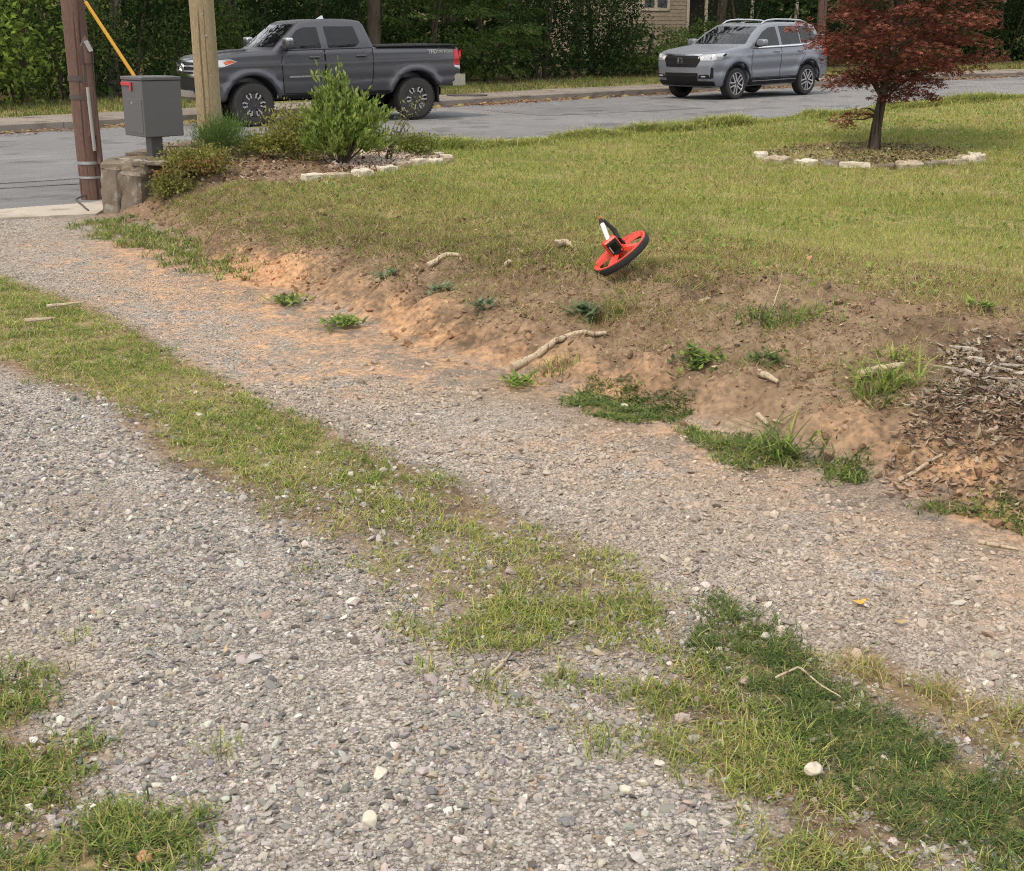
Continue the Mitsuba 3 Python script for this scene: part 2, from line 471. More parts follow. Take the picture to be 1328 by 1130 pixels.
# ------------------------------------------------------------------ ground
ZONE = {
    'strip': [(-3.87, 9.29), (-2.54, 7.83), (-1.58, 6.31), (-0.92, 5.47), (-0.5, 4.92), (-0.07, 4.38), (0.14, 4.09), (0.34, 3.89), (0.52, 3.58), (0.46, 3.28), (0.6, 3.1), (0.46, 2.97), (0.34, 3.19), (0.07, 3.18), (-0.05, 3.28), (-0.23, 3.48), (-0.56, 3.92), (-0.87, 4.27), (-1.3, 4.82), (-1.86, 5.72), (-2.59, 6.44), (-2.96, 6.79), (-6.2, 10.1), (-6.6, 12.0)],
    'sparse': [(-0.38, 3.59), (-0.06, 3.7), (0.22, 3.59), (0.48, 3.47), (0.55, 3.05), (0.5, 2.75), (0.4, 2.55), (0.28, 2.71), (0.07, 2.93), (-0.13, 3.01)],
    'dark': [(0.57, 3.5), (0.71, 3.27), (0.83, 2.97), (0.98, 2.75), (1.08, 2.58), (1.19, 2.43), (1.22, 2.28), (1.05, 2.2), (0.89, 2.35), (0.8, 2.37), (0.7, 2.66), (0.63, 2.84), (0.56, 3.12)],
    'lower': [(0.33, 3.01), (0.56, 3.1), (0.65, 2.85), (0.72, 2.58), (0.85, 2.25), (1.2, 1.8), (0.5, 1.8), (0.52, 2.19), (0.57, 2.43), (0.45, 2.61), (0.4, 2.82)],
    'edge': [(0.86, 3.09), (1.01, 2.85), (1.16, 2.61), (1.25, 2.52), (1.6, 2.1), (1.9, 2.2), (1.37, 2.82), (1.2, 2.86), (1.06, 3.01), (0.96, 3.18)],
    'c1': [(-1.6, 3.05), (-1.26, 3.03), (-1.2, 2.96), (-1.2, 2.82), (-1.5, 2.74)],
    'c2': [(-1.6, 2.69), (-1.09, 2.73), (-0.96, 2.7), (-0.98, 2.58), (-0.99, 2.43), (-1.4, 2.36)],
    'c3': [(-0.87, 2.41), (-0.8, 2.44), (-0.7, 2.4), (-0.69, 2.32), (-0.78, 2.33)],
    'c4': [(-1.5, 2.37), (-0.97, 2.37), (-0.8, 2.29), (-0.74, 2.17), (-1.0, 1.7), (-1.6, 1.7)],
    'carpet': [(0.27, 5.72), (0.38, 5.92), (0.58, 5.72), (0.73, 5.5), (0.68, 5.42), (0.45, 5.35), (0.33, 5.53)],
    'tuft2': [(0.73, 5.24), (0.94, 5.13), (1.14, 4.9), (1.12, 4.78), (0.88, 4.78), (0.76, 5.02)],
    'tuft3': [(1.2, 4.78), (1.33, 4.72), (1.31, 4.61), (1.18, 4.6)],
    'right': [(1.42, 4.32), (1.58, 4.4), (1.77, 4.27), (2.2, 4.2), (2.3, 3.9), (1.87, 4.03), (1.68, 4.13), (1.56, 4.23)],
    'toeweeds': [(-3.75, 11.45), (-3.44, 11.64), (-2.67, 10.44), (-1.99, 9.26), (-1.72, 8.67), (-2.06, 8.82), (-2.68, 9.79), (-3.44, 10.74)],
    'w1': [(-1.46, 7.91), (-1.36, 8.15), (-1.28, 7.79), (-1.41, 7.73)],
    'w2': [(-1.06, 7.4), (-0.87, 7.38), (-0.85, 7.14), (-1.01, 7.15)],
}
BED = [(-3.35, 11.9), (-2.95, 12.0), (-2.5, 11.75), (-2.1, 11.8), (-1.71, 11.85), (-1.37, 12.14), (-1.06, 12.71), (-0.67, 13.09), (-0.68, 13.3), (-0.83, 13.86), (-1.1, 14.1), (-1.7, 14.1), (-3.2, 13.2), (-3.7, 12.6)]
RING = [(2.56, 13.61), (2.67, 13.32), (2.86, 13.16), (3.13, 12.95), (3.37, 12.75), (3.65, 12.72), (3.99, 12.85), (4.31, 12.93), (4.57, 13.3), (4.75, 13.9), (4.5, 14.6), (3.9, 14.9), (3.2, 14.7), (2.7, 14.2)]
PILE = np.array([1.95, 4.95])


def ground_type(x, y):
    """(clay share, surface: 0 gravel, 1 soil, 2 thatch, 3 forest floor)"""
    v, q = uv_of(x, y)
    s = toe_s(x, y)
    wob = 0.35 * (fb(x, y, 1.6, 21) - 0.5)
    clay = np.exp(-((s - 0.05 + wob * 0.8) / 0.26) ** 2) * np.where(y < 10.3, 1, 0.3)
    left = sstep(10.2, 8.6, y) * sstep(5.2, 6.1, y)
    right = sstep(5.6, 5.2, y) * sstep(3.9, 4.7, y)
    patch = sstep(0.42, 0.58, fb(x, y, 1.1, 23))
    clay = clay * np.clip(0.75 * left * (0.35 + 0.65 * patch) + 0.45 * right * patch + 0.16 * patch + 0.06, 0, 1)
    outer = (0.35 + 0.65 * sstep(4.3, 6.2, y)) * np.exp(-((s + 0.5 + wob) / 0.55) ** 2) * (s < 0.1) * 0.42 * sstep(0.3, 0.55, fb(x, y, 0.9, 25)) * np.where(y < 10.5, 1, 0)
    clay = np.maximum(clay, outer)
    bare = sstep(-0.05, 0.15, s)
    top = sstep(0.0, 0.5, s - np.clip(1.9 - 0.24 * (y - 4.5), 0.55, 2) + wob)          # grass line above the bank
    k = bare * (1 + top)
    sandy = sstep(-0.75, -0.1, s + wob) * (1 - bare)
    k = np.maximum(k, sandy * 0.55)
    d = np.zeros_like(s)
    for name in ('strip', 'dark', 'lower', 'edge', 'c1', 'c2', 'c4', 'right', 'carpet'):
        w = 0.45 + 0.4 * sstep(3.9, 5.0, y) if name == 'strip' else (0.6 if name == 'lower' else 1.0)
        d = np.maximum(d, w * sstep(-0.12, 0.12, poly_sd(x, y, ZONE[name]) + wob * 0.4))
    k = np.where(s < 0.1, np.maximum(k, d * 1.8), k)
    k = np.where(poly_sd(x, y, BED) > 0, 1.0, k)
    k = np.where(q > 13, 2.0 + sstep(26.2, 28.5, q + v * 0.02), k)
    kd, ks = seg_dist(x, y, KERB)
    k = np.where(q > 13, 2.0 + sstep(4.2, 6.0, kd * ks), k)
    clay = np.where(q > 12, 0, clay)
    return np.clip(clay, 0, 1), k


def spaced(*spans):
    """coordinates from (start, stop, step) spans"""
    out = [np.arange(a, b, s) for a, b, s in spans]
    return np.concatenate(out)


def tensor(xs, ys):
    X, Y = np.meshgrid(xs, ys, indexing='xy')
    nx, ny = len(xs), len(ys)
    i = (np.arange(ny - 1)[:, None] * nx + np.arange(nx - 1)[None, :]).ravel()
    F = np.vstack([np.stack([i, i + 1, i + nx + 1], 1), np.stack([i, i + nx + 1, i + nx], 1)])
    return X.ravel(), Y.ravel(), F


gx = np.concatenate([-np.geomspace(900, 9.5, 26), spaced((-9, -4, 0.12), (-4, 3.6, 0.034), (3.6, 9, 0.09), (9, 30, 0.5)), np.geomspace(31, 900, 22)])
gy = np.concatenate([-np.geomspace(600, 1, 16), spaced((-0.5, 1.6, 0.3), (1.6, 9.0, 0.034), (9.0, 15, 0.07), (15, 24, 0.2), (24, 60, 0.5)), np.geomspace(61, 900, 24)])
X, Y, F = tensor(gx, gy)
Zg = height(X, Y)
cl, ty = ground_type(X, Y)
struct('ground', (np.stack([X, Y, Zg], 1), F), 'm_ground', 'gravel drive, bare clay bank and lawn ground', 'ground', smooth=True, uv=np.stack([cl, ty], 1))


def strip_mesh(line, w0, w1, z0, z1, n=None, step=1.0):
    """sheet beside a polyline from offset w0 to w1 (left of it positive)"""
    line = np.asarray(line, float)
    seg = np.linalg.norm(np.diff(line, axis=0), axis=1)
    cum = np.concatenate([[0], np.cumsum(seg)])
    t = np.arange(0, cum[-1], step)
    p = np.stack([np.interp(t, cum, line[:, k]) for k in (0, 1)], 1)
    p = np.stack([np.convolve(np.pad(p[:, k], 3, mode='edge'), np.ones(7) / 7, 'valid') for k in (0, 1)], 1)
    d = np.gradient(p, axis=0)
    d /= np.linalg.norm(d, axis=1, keepdims=True)
    nn = np.stack([-d[:, 1], d[:, 0]], 1)
    return p, d, nn


# road: one sheet over the ground, from the near edge to under the far kerb
vs = np.arange(-60, 90, 0.5)
qs = np.concatenate([np.arange(13.0, 20, 0.5), np.arange(20, 42, 1.0)])
V_, Q_ = np.meshgrid(vs, qs, indexing='xy')
RXv, RYv = V_ * UX + Q_ * NX, V_ * UY + Q_ * NY
kd, ks = seg_dist(RXv, RYv, KERB)
fark = kd * ks
over = np.clip(fark - 0.08, 0, None)
wav = 0.10 * (fb(RXv, RYv, 0.7, 31) - 0.5) * (Q_ < 13.2)
RXv, RYv = RXv + NX * wav, RYv + NY * wav
i = (np.arange(len(qs) - 1)[:, None] * len(vs) + np.arange(len(vs) - 1)[None, :]).ravel()
RF = np.vstack([np.stack([i, i + 1, i + len(vs) + 1], 1), np.stack([i, i + len(vs) + 1, i + len(vs)], 1)])
keep = (fark.ravel()[RF] < 0.9).any(1)
RZ = road_z(RXv, RYv) + 0.03 * np.sin(np.clip((Q_ - 13) / 11, 0, 1) * np.pi) ** 2 - np.clip(fark, 0, 1) * 0.2
struct('road', (np.stack([RXv.ravel(), RYv.ravel(), RZ.ravel()], 1), RF[keep]), 'm_asphalt', 'grey asphalt street crossing behind the lawn', 'road', smooth=True)


def on_road(x, y):
    v, q = uv_of(x, y)
    return road_z(x, y) + 0.03 * np.sin(np.clip((q - 13) / 11, 0, 1) * np.pi) ** 2


# lighter repair patch and tar lines in the asphalt
def f_patch(p, n, uv):
    return f_asphalt(p, n, uv) * 1.45


scene['m_asphalt_patch'] = {'type': 'twosided', 'bsdf': {'type': 'diffuse', 'reflectance': mikit.proc(f_patch)}}
c = np.array([1.7, 28.8])
pv = np.array([(-2.0, -1.1), (1.9, -1.3), (2.1, 1.0), (-1.8, 1.2)])
pp = sg.Polygon(pv).buffer(0.12).exterior
sheet = trimesh.creation.extrude_polygon(sg.Polygon(pp).simplify(0.02), 0.006).subdivide_to_size(0.5)
vx = c[0] + sheet.vertices[:, 0] * UX + sheet.vertices[:, 1] * NX
vy = c[1] + sheet.vertices[:, 0] * UY + sheet.vertices[:, 1] * NY
struct('road_patch', (np.stack([vx, vy, on_road(vx, vy) + sheet.vertices[:, 2] + 0.002], 1), sheet.faces), 'm_asphalt_patch', 'lighter repair patch in the asphalt', 'road patch')
for q0, ph in ((15.3, 0.0), (15.95, 1.7)):
    vv = np.arange(-14, 6.5, 0.25)
    qq = q0 + 0.12 * np.sin(vv * 0.7 + ph) + 0.1 * (meshkit.fbm(np.stack([vv * 1.7, vv * 0 + ph, vv * 0], -1), 3, 5) - 0.5)
    pts = []
    for sgn in (-0.014, 0.014):
        wq = qq + sgn * (0.6 + 0.8 * meshkit.noise(np.stack([vv * 3, vv * 0 + ph, vv * 0], -1), 8))
        x_, y_ = vv * UX + wq * NX, vv * UY + wq * NY
        pts.append(np.stack([x_, y_, on_road(x_, y_) + 0.005], 1))
    m = len(vv)
    k = np.arange(m - 1)
    put('road__tar_line', (np.vstack(pts), np.vstack([np.stack([k, k + 1, k + m + 1], 1), np.stack([k, k + m + 1, k + m], 1)])), 'm_dark')

# far kerb and sidewalk: one piece per slab
P_, D_, N_ = strip_mesh(KERB, 0, 0, 0, 0, step=1.5)
nk = 0
for i in range(len(P_) - 1):
    a, b = P_[i], P_[i + 1]
    if not (-16 < a[0] < 24 and 14 < a[1] < 56):
        continue
    na, nb = N_[i], N_[i + 1]
    za, zb = float(on_road(*a)), float(on_road(*b))
    L = np.linalg.norm(b - a)
    g = 0.006 / L

    def block(w0, w1, top, bot, cham=0.015):
        pa, pb = a + (b - a) * g, b - (b - a) * g
        vs_ = []
        for (p, n_, z) in ((pa, na, za), (pb, nb, zb)):
            for (w, h) in ((w0, bot), (w0, top - cham), (w0 + cham, top), (w1, top), (w1, bot)):
                vs_.append((*(p + n_ * w), z + h))
        f = []
        for k in range(5):
            k2 = (k + 1) % 5
            f += [(k, k2, k2 + 5), (k, k2 + 5, k + 5)]
        f += [(0, 1, 2), (0, 2, 3), (0, 3, 4), (5, 7, 6), (5, 8, 7), (5, 9, 8)]
        return trimesh.Trimesh(np.array(vs_), np.array(f), process=False)

    jit = 0.008 * (rng.random() - 0.5)
    put('sidewalk__kerb_stone' if nk else 'sidewalk__kerb_stone', block(0.0, 0.16, 0.13 + jit, -0.2), 'm_walk')
    put('sidewalk__slab', block(0.172, 1.75, 0.135 + 0.012 * (rng.random() - 0.5), -0.2, 0.012), 'm_walk')
    nk += 1
labels['sidewalk'] = {'label': 'concrete sidewalk and kerb on the far side of the street', 'category': 'sidewalk', 'kind': 'structure'}

# concrete apron at the mouth of the drive
AP = [(-9.5, 10.2), (-7.5, 10.6), (-5.72, 11.29), (-4.6, 11.62), (-4.16, 11.75), (-3.76, 11.92), (-3.8, 12.5), (-3.84, 13.35), (-4.02, 13.5), (-4.2, 13.42), (-4.32, 13.2), (-4.42, 13.02), (-4.58, 12.83), (-4.9, 12.72), (-5.31, 12.4), (-6.9, 11.25), (-9.0, 10.9)]
ap = trimesh.creation.extrude_polygon(sg.Polygon(AP).buffer(-0.03).buffer(0.03), 0.14).subdivide_to_size(0.15)
av = np.array(ap.vertices)
v_, q_ = uv_of(av[:, 0], av[:, 1])
base = 0.02 - 0.075 * sstep(12.6, 13.5, q_)
av[:, 2] = base - 0.14 + av[:, 2] + 0.008 * (fb(av[:, 0], av[:, 1], 2, 41) - 0.5)
struct('driveway_apron', (av, ap.faces), 'm_concrete', 'pale concrete apron where the gravel drive meets the street', 'driveway apron')

# ------------------------------------------------------------------ gravel, grass, litter
def view_ok(x, y, m=1.0):
    """ground that the photograph can see, with a margin in metres"""
    return np.abs(x) < 0.40 * np.maximum(y, 0) + 0.35 * m


def scatter(n, x0, x1, y0, y1, r):
    return x0 + (x1 - x0) * r.random(n), y0 + (y1 - y0) * r.random(n)


ICO = trimesh.creation.icosphere(subdivisions=0)
OCT = (np.array([[1, 0, 0], [-1, 0, 0], [0, 1, 0], [0, -1, 0], [0, 0, 1], [0, 0, -1.0]]),
       np.array([[0, 2, 4], [2, 1, 4], [1, 3, 4], [3, 0, 4], [2, 0, 5], [1, 2, 5], [3, 1, 5], [0, 3, 5]]))


def stones(x, y, size, cols, r, base, sink=0.25, flat=(0.3, 0.75)):
    """many small angular stones lying on the ground"""
    bv, bf = base
    n, m = len(x), len(bv)
    v = bv[None] * (0.62 + 0.76 * r.random((n, m, 1)))
    h = size * (flat[0] + (flat[1] - flat[0]) * r.random(n))
    wdt = size * (0.6 + 0.4 * r.random(n))
    v = v * np.stack([size, wdt, h], 1)[:, None] * 0.5
    a, tx, ty_ = r.random(n) * 6.283, r.normal(0, 0.30, n), r.normal(0, 0.30, n)
    ca, sa = np.cos(a), np.sin(a)
    vx = v[..., 0] * ca[:, None] - v[..., 1] * sa[:, None]
    vy = v[..., 0] * sa[:, None] + v[..., 1] * ca[:, None]
    vz = v[..., 2] + tx[:, None] * vx + ty_[:, None] * vy
    z = height(x, y) + h * (0.5 - sink) * 0.9
    P = np.stack([vx + x[:, None], vy + y[:, None], vz + z[:, None]], -1).reshape(-1, 3)
    Fk = (bf[None] + (np.arange(n) * m)[:, None, None]).reshape(-1, 3)
    return P, Fk, np.repeat(cols, m, 0)


GREYS = [(0.35, 0.335, 0.315), (0.27, 0.262, 0.25), (0.43, 0.405, 0.375), (0.20, 0.197, 0.195), (0.50, 0.475, 0.435), (0.39, 0.355, 0.31), (0.25, 0.255, 0.26), (0.42, 0.36, 0.29), (0.66, 0.63, 0.58), (0.13, 0.125, 0.12), (0.36, 0.28, 0.22)]
GW = [0.17, 0.14, 0.16, 0.10, 0.12, 0.10, 0.05, 0.06, 0.05, 0.03, 0.02]


def gravel_amount(x, y):
    s = toe_s(x, y)
    w = sstep(0.0, -0.7, s + 0.6 * (fb(x, y, 1.5, 51) - 0.5))
    w *= 0.55 + 0.45 * sstep(0.3, 0.5, fb(x, y, 0.8, 52))
    d = np.zeros_like(x)
    for name, k in (('strip', 0.5 + 0.3 * sstep(3.9, 5.0, y)), ('dark', 0.93), ('lower', 0.7), ('edge', 0.75), ('c1', 0.9), ('c2', 0.92), ('c4', 0.95)):
        d = np.maximum(d, k * sstep(-0.08, 0.10, poly_sd(x, y, ZONE[name]) + 0.22 * (fb(x, y, 3, 53) - 0.5)))
    return w * (1 - d)


def gravel_batch(n, box, smin, smax, r, base, thin=1.0, far=None):
    x, y = scatter(n, *box, r)
    ok = view_ok(x, y)
    x, y = x[ok], y[ok]
    ok = r.random(len(x)) < gravel_amount(x, y) * thin * (0.5 + 0.8 * (fb(x, y, 5, 54) > 0.42))
    x, y = x[ok], y[ok]
    size = smin + (smax - smin) * r.random(len(x)) ** 2.2
    c = tint(len(x), GREYS, r, 0.18, GW) * 0.91
    s = toe_s(x, y)
    dust = np.clip(1.2 * sstep(-1.7, -0.15, s + 0.5 * (fb(x, y, 2, 55) - 0.5)) * 0.6 + 0.16 * sstep(0.5, 0.7, fb(x, y, 1.3, 56)), 0, 0.7)[:, None]
    c = c * (1 - dust) + np.array([0.47, 0.38, 0.29]) * dust * (0.75 + 0.5 * r.random((len(x), 1)))
    return stones(x, y, size, c, r, base)


r = np.random.default_rng(5)
ico = (np.array(ICO.vertices), np.array(ICO.faces))
G = [gravel_batch(3600, (-2.0, 2.0, 1.7, 6.5), 0.018, 0.046, r, ico, 0.5),
     gravel_batch(76000, (-2.4, 2.4, 1.7, 6.0), 0.010, 0.026, r, ico, 0.5),
     gravel_batch(250000, (-1.9, 1.9, 1.7, 4.6), 0.0035, 0.010, r, OCT, 0.8),
     gravel_batch(110000, (-3.6, 2.0, 4.6, 9.0), 0.006, 0.016, r, OCT, 0.8),
     gravel_batch(26000, (-5.6, 0.0, 8.0, 11.8), 0.010, 0.022, r, OCT, 0.8)]
mesh, col = join(G)
stuff('gravel', mesh, 'm_vertex', 'loose grey crushed stone covering both wheel tracks of the drive', 'gravel', color=col)


def blades(x, y, h, w, r, cols, lean=0.5, z=None, segs=2, curl=0.6):
    """grass blades standing at (x, y)"""
    n = len(x)
    z = height(x, y) - 0.004 if z is None else z
    a = r.random(n) * 6.283
    d = np.stack([np.cos(a), np.sin(a), 0 * a], 1)
    sd = np.stack([-np.sin(a), np.cos(a), 0 * a], 1)
    l = lean * (0.3 + 1.1 * r.random(n))
    c = curl * r.random(n)
    P = np.stack([x, y, z], 1)
    p1 = P + h[:, None] * 0.55 * (d * l[:, None] + np.array([0, 0, 1]))
    p2 = P + h[:, None] * (d * (l + c)[:, None] + np.array([0, 0, 1]) * (1 - 0.45 * c)[:, None])
    ww = (w * 0.5)[:, None]
    v = np.stack([P - sd * ww, P + sd * ww, p1 + sd * ww * 0.75, p1 - sd * ww * 0.75, p2], 1).reshape(-1, 3)
    k = np.arange(n)[:, None] * 5
    f = np.stack([k + [0, 1, 2], k + [0, 2, 3], k + [3, 2, 4]], 1).reshape(-1, 3)
    return v, f, np.repeat(cols, 5, 0)


def blades1(x, y, h, w, r, cols, lean=0.6, z=None):
    """cheap one-triangle blades for distant turf"""
    n = len(x)
    z = height(x, y) - 0.004 if z is None else z
    a = r.random(n) * 6.283
    d = np.stack([np.cos(a), np.sin(a), 0 * a], 1)
    b = r.random(n) * 6.283
    sd = np.stack([np.cos(b), np.sin(b), 0 * b], 1)
    P = np.stack([x, y, z], 1)
    tip = P + h[:, None] * (d * (lean * r.random(n))[:, None] + np.array([0, 0, 1]))
    v = np.stack([P - sd * w[:, None] / 2, P + sd * w[:, None] / 2, tip], 1).reshape(-1, 3)
    f = (np.arange(n)[:, None] * 3 + [0, 1, 2])
    return v, f, np.repeat(cols, 3, 0)


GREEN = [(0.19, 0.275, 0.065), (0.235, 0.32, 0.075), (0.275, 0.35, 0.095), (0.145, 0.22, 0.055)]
DARKG = [(0.095, 0.145, 0.055), (0.12, 0.175, 0.062), (0.145, 0.20, 0.072), (0.075, 0.12, 0.048)]
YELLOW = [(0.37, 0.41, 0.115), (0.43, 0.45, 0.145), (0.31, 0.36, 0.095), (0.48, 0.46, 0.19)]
STRAW = [(0.40, 0.32, 0.17), (0.47, 0.39, 0.23), (0.33, 0.25, 0.13), (0.27, 0.2, 0.11)]


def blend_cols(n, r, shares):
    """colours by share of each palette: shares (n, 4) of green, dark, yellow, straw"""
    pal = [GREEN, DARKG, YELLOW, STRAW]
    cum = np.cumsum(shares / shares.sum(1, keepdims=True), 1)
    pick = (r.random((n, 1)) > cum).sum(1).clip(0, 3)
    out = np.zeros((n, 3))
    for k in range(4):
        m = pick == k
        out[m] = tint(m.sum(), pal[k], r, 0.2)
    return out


r = np.random.default_rng(6)
DG = []
# clumped turf of the middle strip and the corners: first tufts, then blades round each
def tufts(n, box, dens, r, per, spread, h, w, shares, lean=0.55):
    x, y = scatter(n, *box, r)
    ok = view_ok(x, y)
    x, y = x[ok], y[ok]
    ok = r.random(len(x)) < dens(x, y)
    x, y = x[ok], y[ok]
    k = np.maximum(1, (per * (0.4 + 1.2 * r.random(len(x)))).astype(int))
    idx = np.repeat(np.arange(len(x)), k)
    rr = spread * np.sqrt(r.random(len(idx))) * (0.5 + r.random(len(x)))[idx]
    aa = r.random(len(idx)) * 6.283
    bx, by = x[idx] + rr * np.cos(aa), y[idx] + rr * np.sin(aa)
    hh = h * (0.55 + 0.7 * r.random(len(x)))[idx] * (0.55 + 0.6 * r.random(len(idx)))
    sh = shares(x, y)[idx]
    return blades(bx, by, hh, w * (0.7 + 0.6 * r.random(len(idx))), r, blend_cols(len(idx), r, sh), lean)


def d_strip(x, y):
    sd = poly_sd(x, y, ZONE['strip']) + 0.30 * (fb(x, y, 2.6, 61) - 0.5)
    full = sstep(3.9, 5.2, y)                                # the far half is closed turf, the near half is broken
    cl = sstep(0.40, 0.56, fb(x, y, 4.5, 62))
    return sstep(-0.06, 0.16, sd) * (full * (0.45 + 0.55 * cl) + (1 - full) * (0.22 + 0.5 * cl) * 0.9)


def sh_strip(x, y):
    n = fb(x, y, 1.9, 63)
    m = fb(x, y, 5.5, 64)
    far = sstep(3.9, 5.0, y)
    g = 0.35 + 0.9 * far * sstep(0.35, 0.6, n)
    return np.stack([g * 0.9, 0.22 * sstep(0.5, 0.65, n) * far + 0.06, 0.75 * sstep(0.62, 0.35, n) + 0.30 + 0.2 * (1 - far), 0.14 + 0.25 * sstep(0.5, 0.7, m)], 1)


DG.append(tufts(70000, (-6.5, 1.0, 2.6, 10), d_strip, r, 10, 0.040, 0.034, 0.0038, sh_strip, 1.1))


def d_zone(name, soft=0.06, hole=0.3):
    def f(x, y):
        sd = poly_sd(x, y, ZONE[name]) + 0.22 * (fb(x, y, 4, 66) - 0.5)
        return sstep(-soft, soft, sd) * (1 - hole + hole * sstep(0.42, 0.55, fb(x, y, 7, 67)))
    return f


def const(*s):
    return lambda x, y: np.tile(np.array(s, float), (len(x), 1))


DG.append(tufts(8000, (0.4, 1.7, 1.8, 3.6), d_zone('dark', 0.09, 0.35), r, 13, 0.028, 0.030, 0.0032, const(0.18, 1.0, 0.05, 0.08), 1.2))
DG.append(tufts(5200, (0.2, 1.3, 1.8, 3.2), d_zone('lower', 0.1, 0.9), r, 9, 0.035, 0.034, 0.0034, const(0.5, 0.1, 0.6, 0.3), 1.0))
DG.append(tufts(4200, (0.8, 2.0, 2.0, 3.3), d_zone('edge', 0.1, 0.9), r, 8, 0.035, 0.045, 0.0032, const(0.15, 0.03, 0.45, 0.75), 0.9))
for nm, bx in (('c1', (-1.7, -1.1, 2.6, 3.2)), ('c2', (-1.7, -0.9, 2.2, 2.8)), ('c3', (-1, -0.6, 2.2, 2.5)), ('c4', (-1.7, -0.6, 1.6, 2.5))):
    DG.append(tufts(1500, bx, d_zone(nm, 0.09, 0.5), r, 12, 0.032, 0.036, 0.0040, const(0.6, 0.5, 0.25, 0.2), 1.0))
DG.append(tufts(9000, (-0.5, 0.8, 2.3, 4.0), lambda x, y: sstep(-0.12, 0.1, poly_sd(x, y, ZONE['sparse'])) * 0.62 * sstep(0.48, 0.62, fb(x, y, 5.5, 68)), r, 8, 0.032, 0.036, 0.0034, const(0.55, 0.12, 0.6, 0.22), 1.0))
# single tufts out in the stones
TU = np.array([(-1.2, 3.27), (-1.2, 3.08), (-0.67, 2.68), (0.05, 3.23), (-0.05, 3.01), (-0.05, 3.0), (0.3, 2.95), (-0.3, 3.35), (-0.62, 3.75), (-0.15, 3.2), (0.2, 2.7), (0.12, 3.05)])
ti = r.choice(len(TU), 420)
tx, ty2 = TU[ti, 0] + r.normal(0, 0.028, 420), TU[ti, 1] + r.normal(0, 0.028, 420)
DG.append(blades(tx, ty2, 0.045 * (0.5 + r.random(420)), np.full(420, 0.003), r, blend_cols(420, r, np.tile([0.4, 0.1, 0.6, 0.2], (420, 1))), 0.7))
# thin straggling blades over the stones beside the strip
def d_fringe(x, y):
    sd = poly_sd(x, y, ZONE['strip'])
    return np.exp(-(np.minimum(sd, 0) / 0.22) ** 2) * 0.25 * sstep(0.45, 0.6, fb(x, y, 3.3, 70))
DG.append(tufts(3000, (-3, 1.4, 2.2, 8), d_fringe, r, 5, 0.03, 0.035, 0.003, const(0.25, 0.02, 0.6, 0.5), 1.0))
mesh, col = join(DG)
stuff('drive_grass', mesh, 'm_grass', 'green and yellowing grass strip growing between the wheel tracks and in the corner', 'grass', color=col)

# lawn
r = np.random.default_rng(7)


def lawn_mask(x, y):
    v, q = uv_of(x, y)
    s = toe_s(x, y)
    wob = fb(x, y, 1.3, 71) - 0.5
    line = np.clip(1.9 - 0.24 * (y - 4.5), 0.55, 2)
    m = sstep(-0.45, 0.6, s - line + 1.1 * wob) * sstep(12.75, 12.55, q)
    m *= sstep(0.0, -0.1, poly_sd(x, y, BED)) * (1 - 0.75 * sstep(-0.05, 0.15, poly_sd(x, y, RING)))
    return m, s - line + 0.9 * wob


LG = []
for n, y0, y1, hh, ww, fn in ((260000, 5.5, 10.5, 0.045, 0.0050, blades1), (190000, 10, 16, 0.050, 0.0075, blades1), (120000, 15, 24, 0.055, 0.011, blades1)):
    x, y = scatter(n, -4.2, 10.0, y0, y1, r)
    ok = view_ok(x, y, 2)
    x, y = x[ok], y[ok]
    m, e = lawn_mask(x, y)
    ok = r.random(len(x)) < m * (0.45 + 0.55 * sstep(0.35, 0.55, fb(x, y, 3.5, 72)))
    x, y, e = x[ok], y[ok], e[ok]
    n1, n2 = fb(x, y, 0.9, 73), fb(x, y, 3.1, 74)
    dry = sstep(1.9, 0.1, e) * 1.2
    sh = np.stack([0.9 * sstep(0.35, 0.6, n1) + 0.3, 0.10 * sstep(0.5, 0.7, n1) + 0.02, 1.15 + 0.5 * sstep(0.5, 0.3, n1), 0.16 + dry + 0.6 * sstep(0.5, 0.66, n2)], 1)
    LG.append(fn(x, y, hh * (0.5 + 0.8 * r.random(len(x))), ww * (0.7 + 0.6 * r.random(len(x))), r, blend_cols(len(x), r, sh), 1.35))
# broad low clover and weeds among the grass
x, y = scatter(30000, -4, 9.5, 6, 20, r)
m, e = lawn_mask(x, y)
ok = view_ok(x, y, 2) & (r.random(len(x)) < m * sstep(0.47, 0.6, fb(x, y, 1.6, 75)))
x, y = x[ok], y[ok]
P = np.stack([x, y, height(x, y) + 0.015 + 0.03 * r.random(len(x))], 1)
lv, lf = leaves(P, 0.035, r, 0.7, up=0.2)
LG.append((lv, lf, np.repeat(tint(len(x), [(0.24, 0.31, 0.09), (0.29, 0.35, 0.11), (0.2, 0.27, 0.075)], r), 4, 0)))
mesh, col = join(LG)
stuff('lawn_grass', mesh, 'm_grass', 'mown yellow-green grass of the raised front lawn', 'grass', color=col)

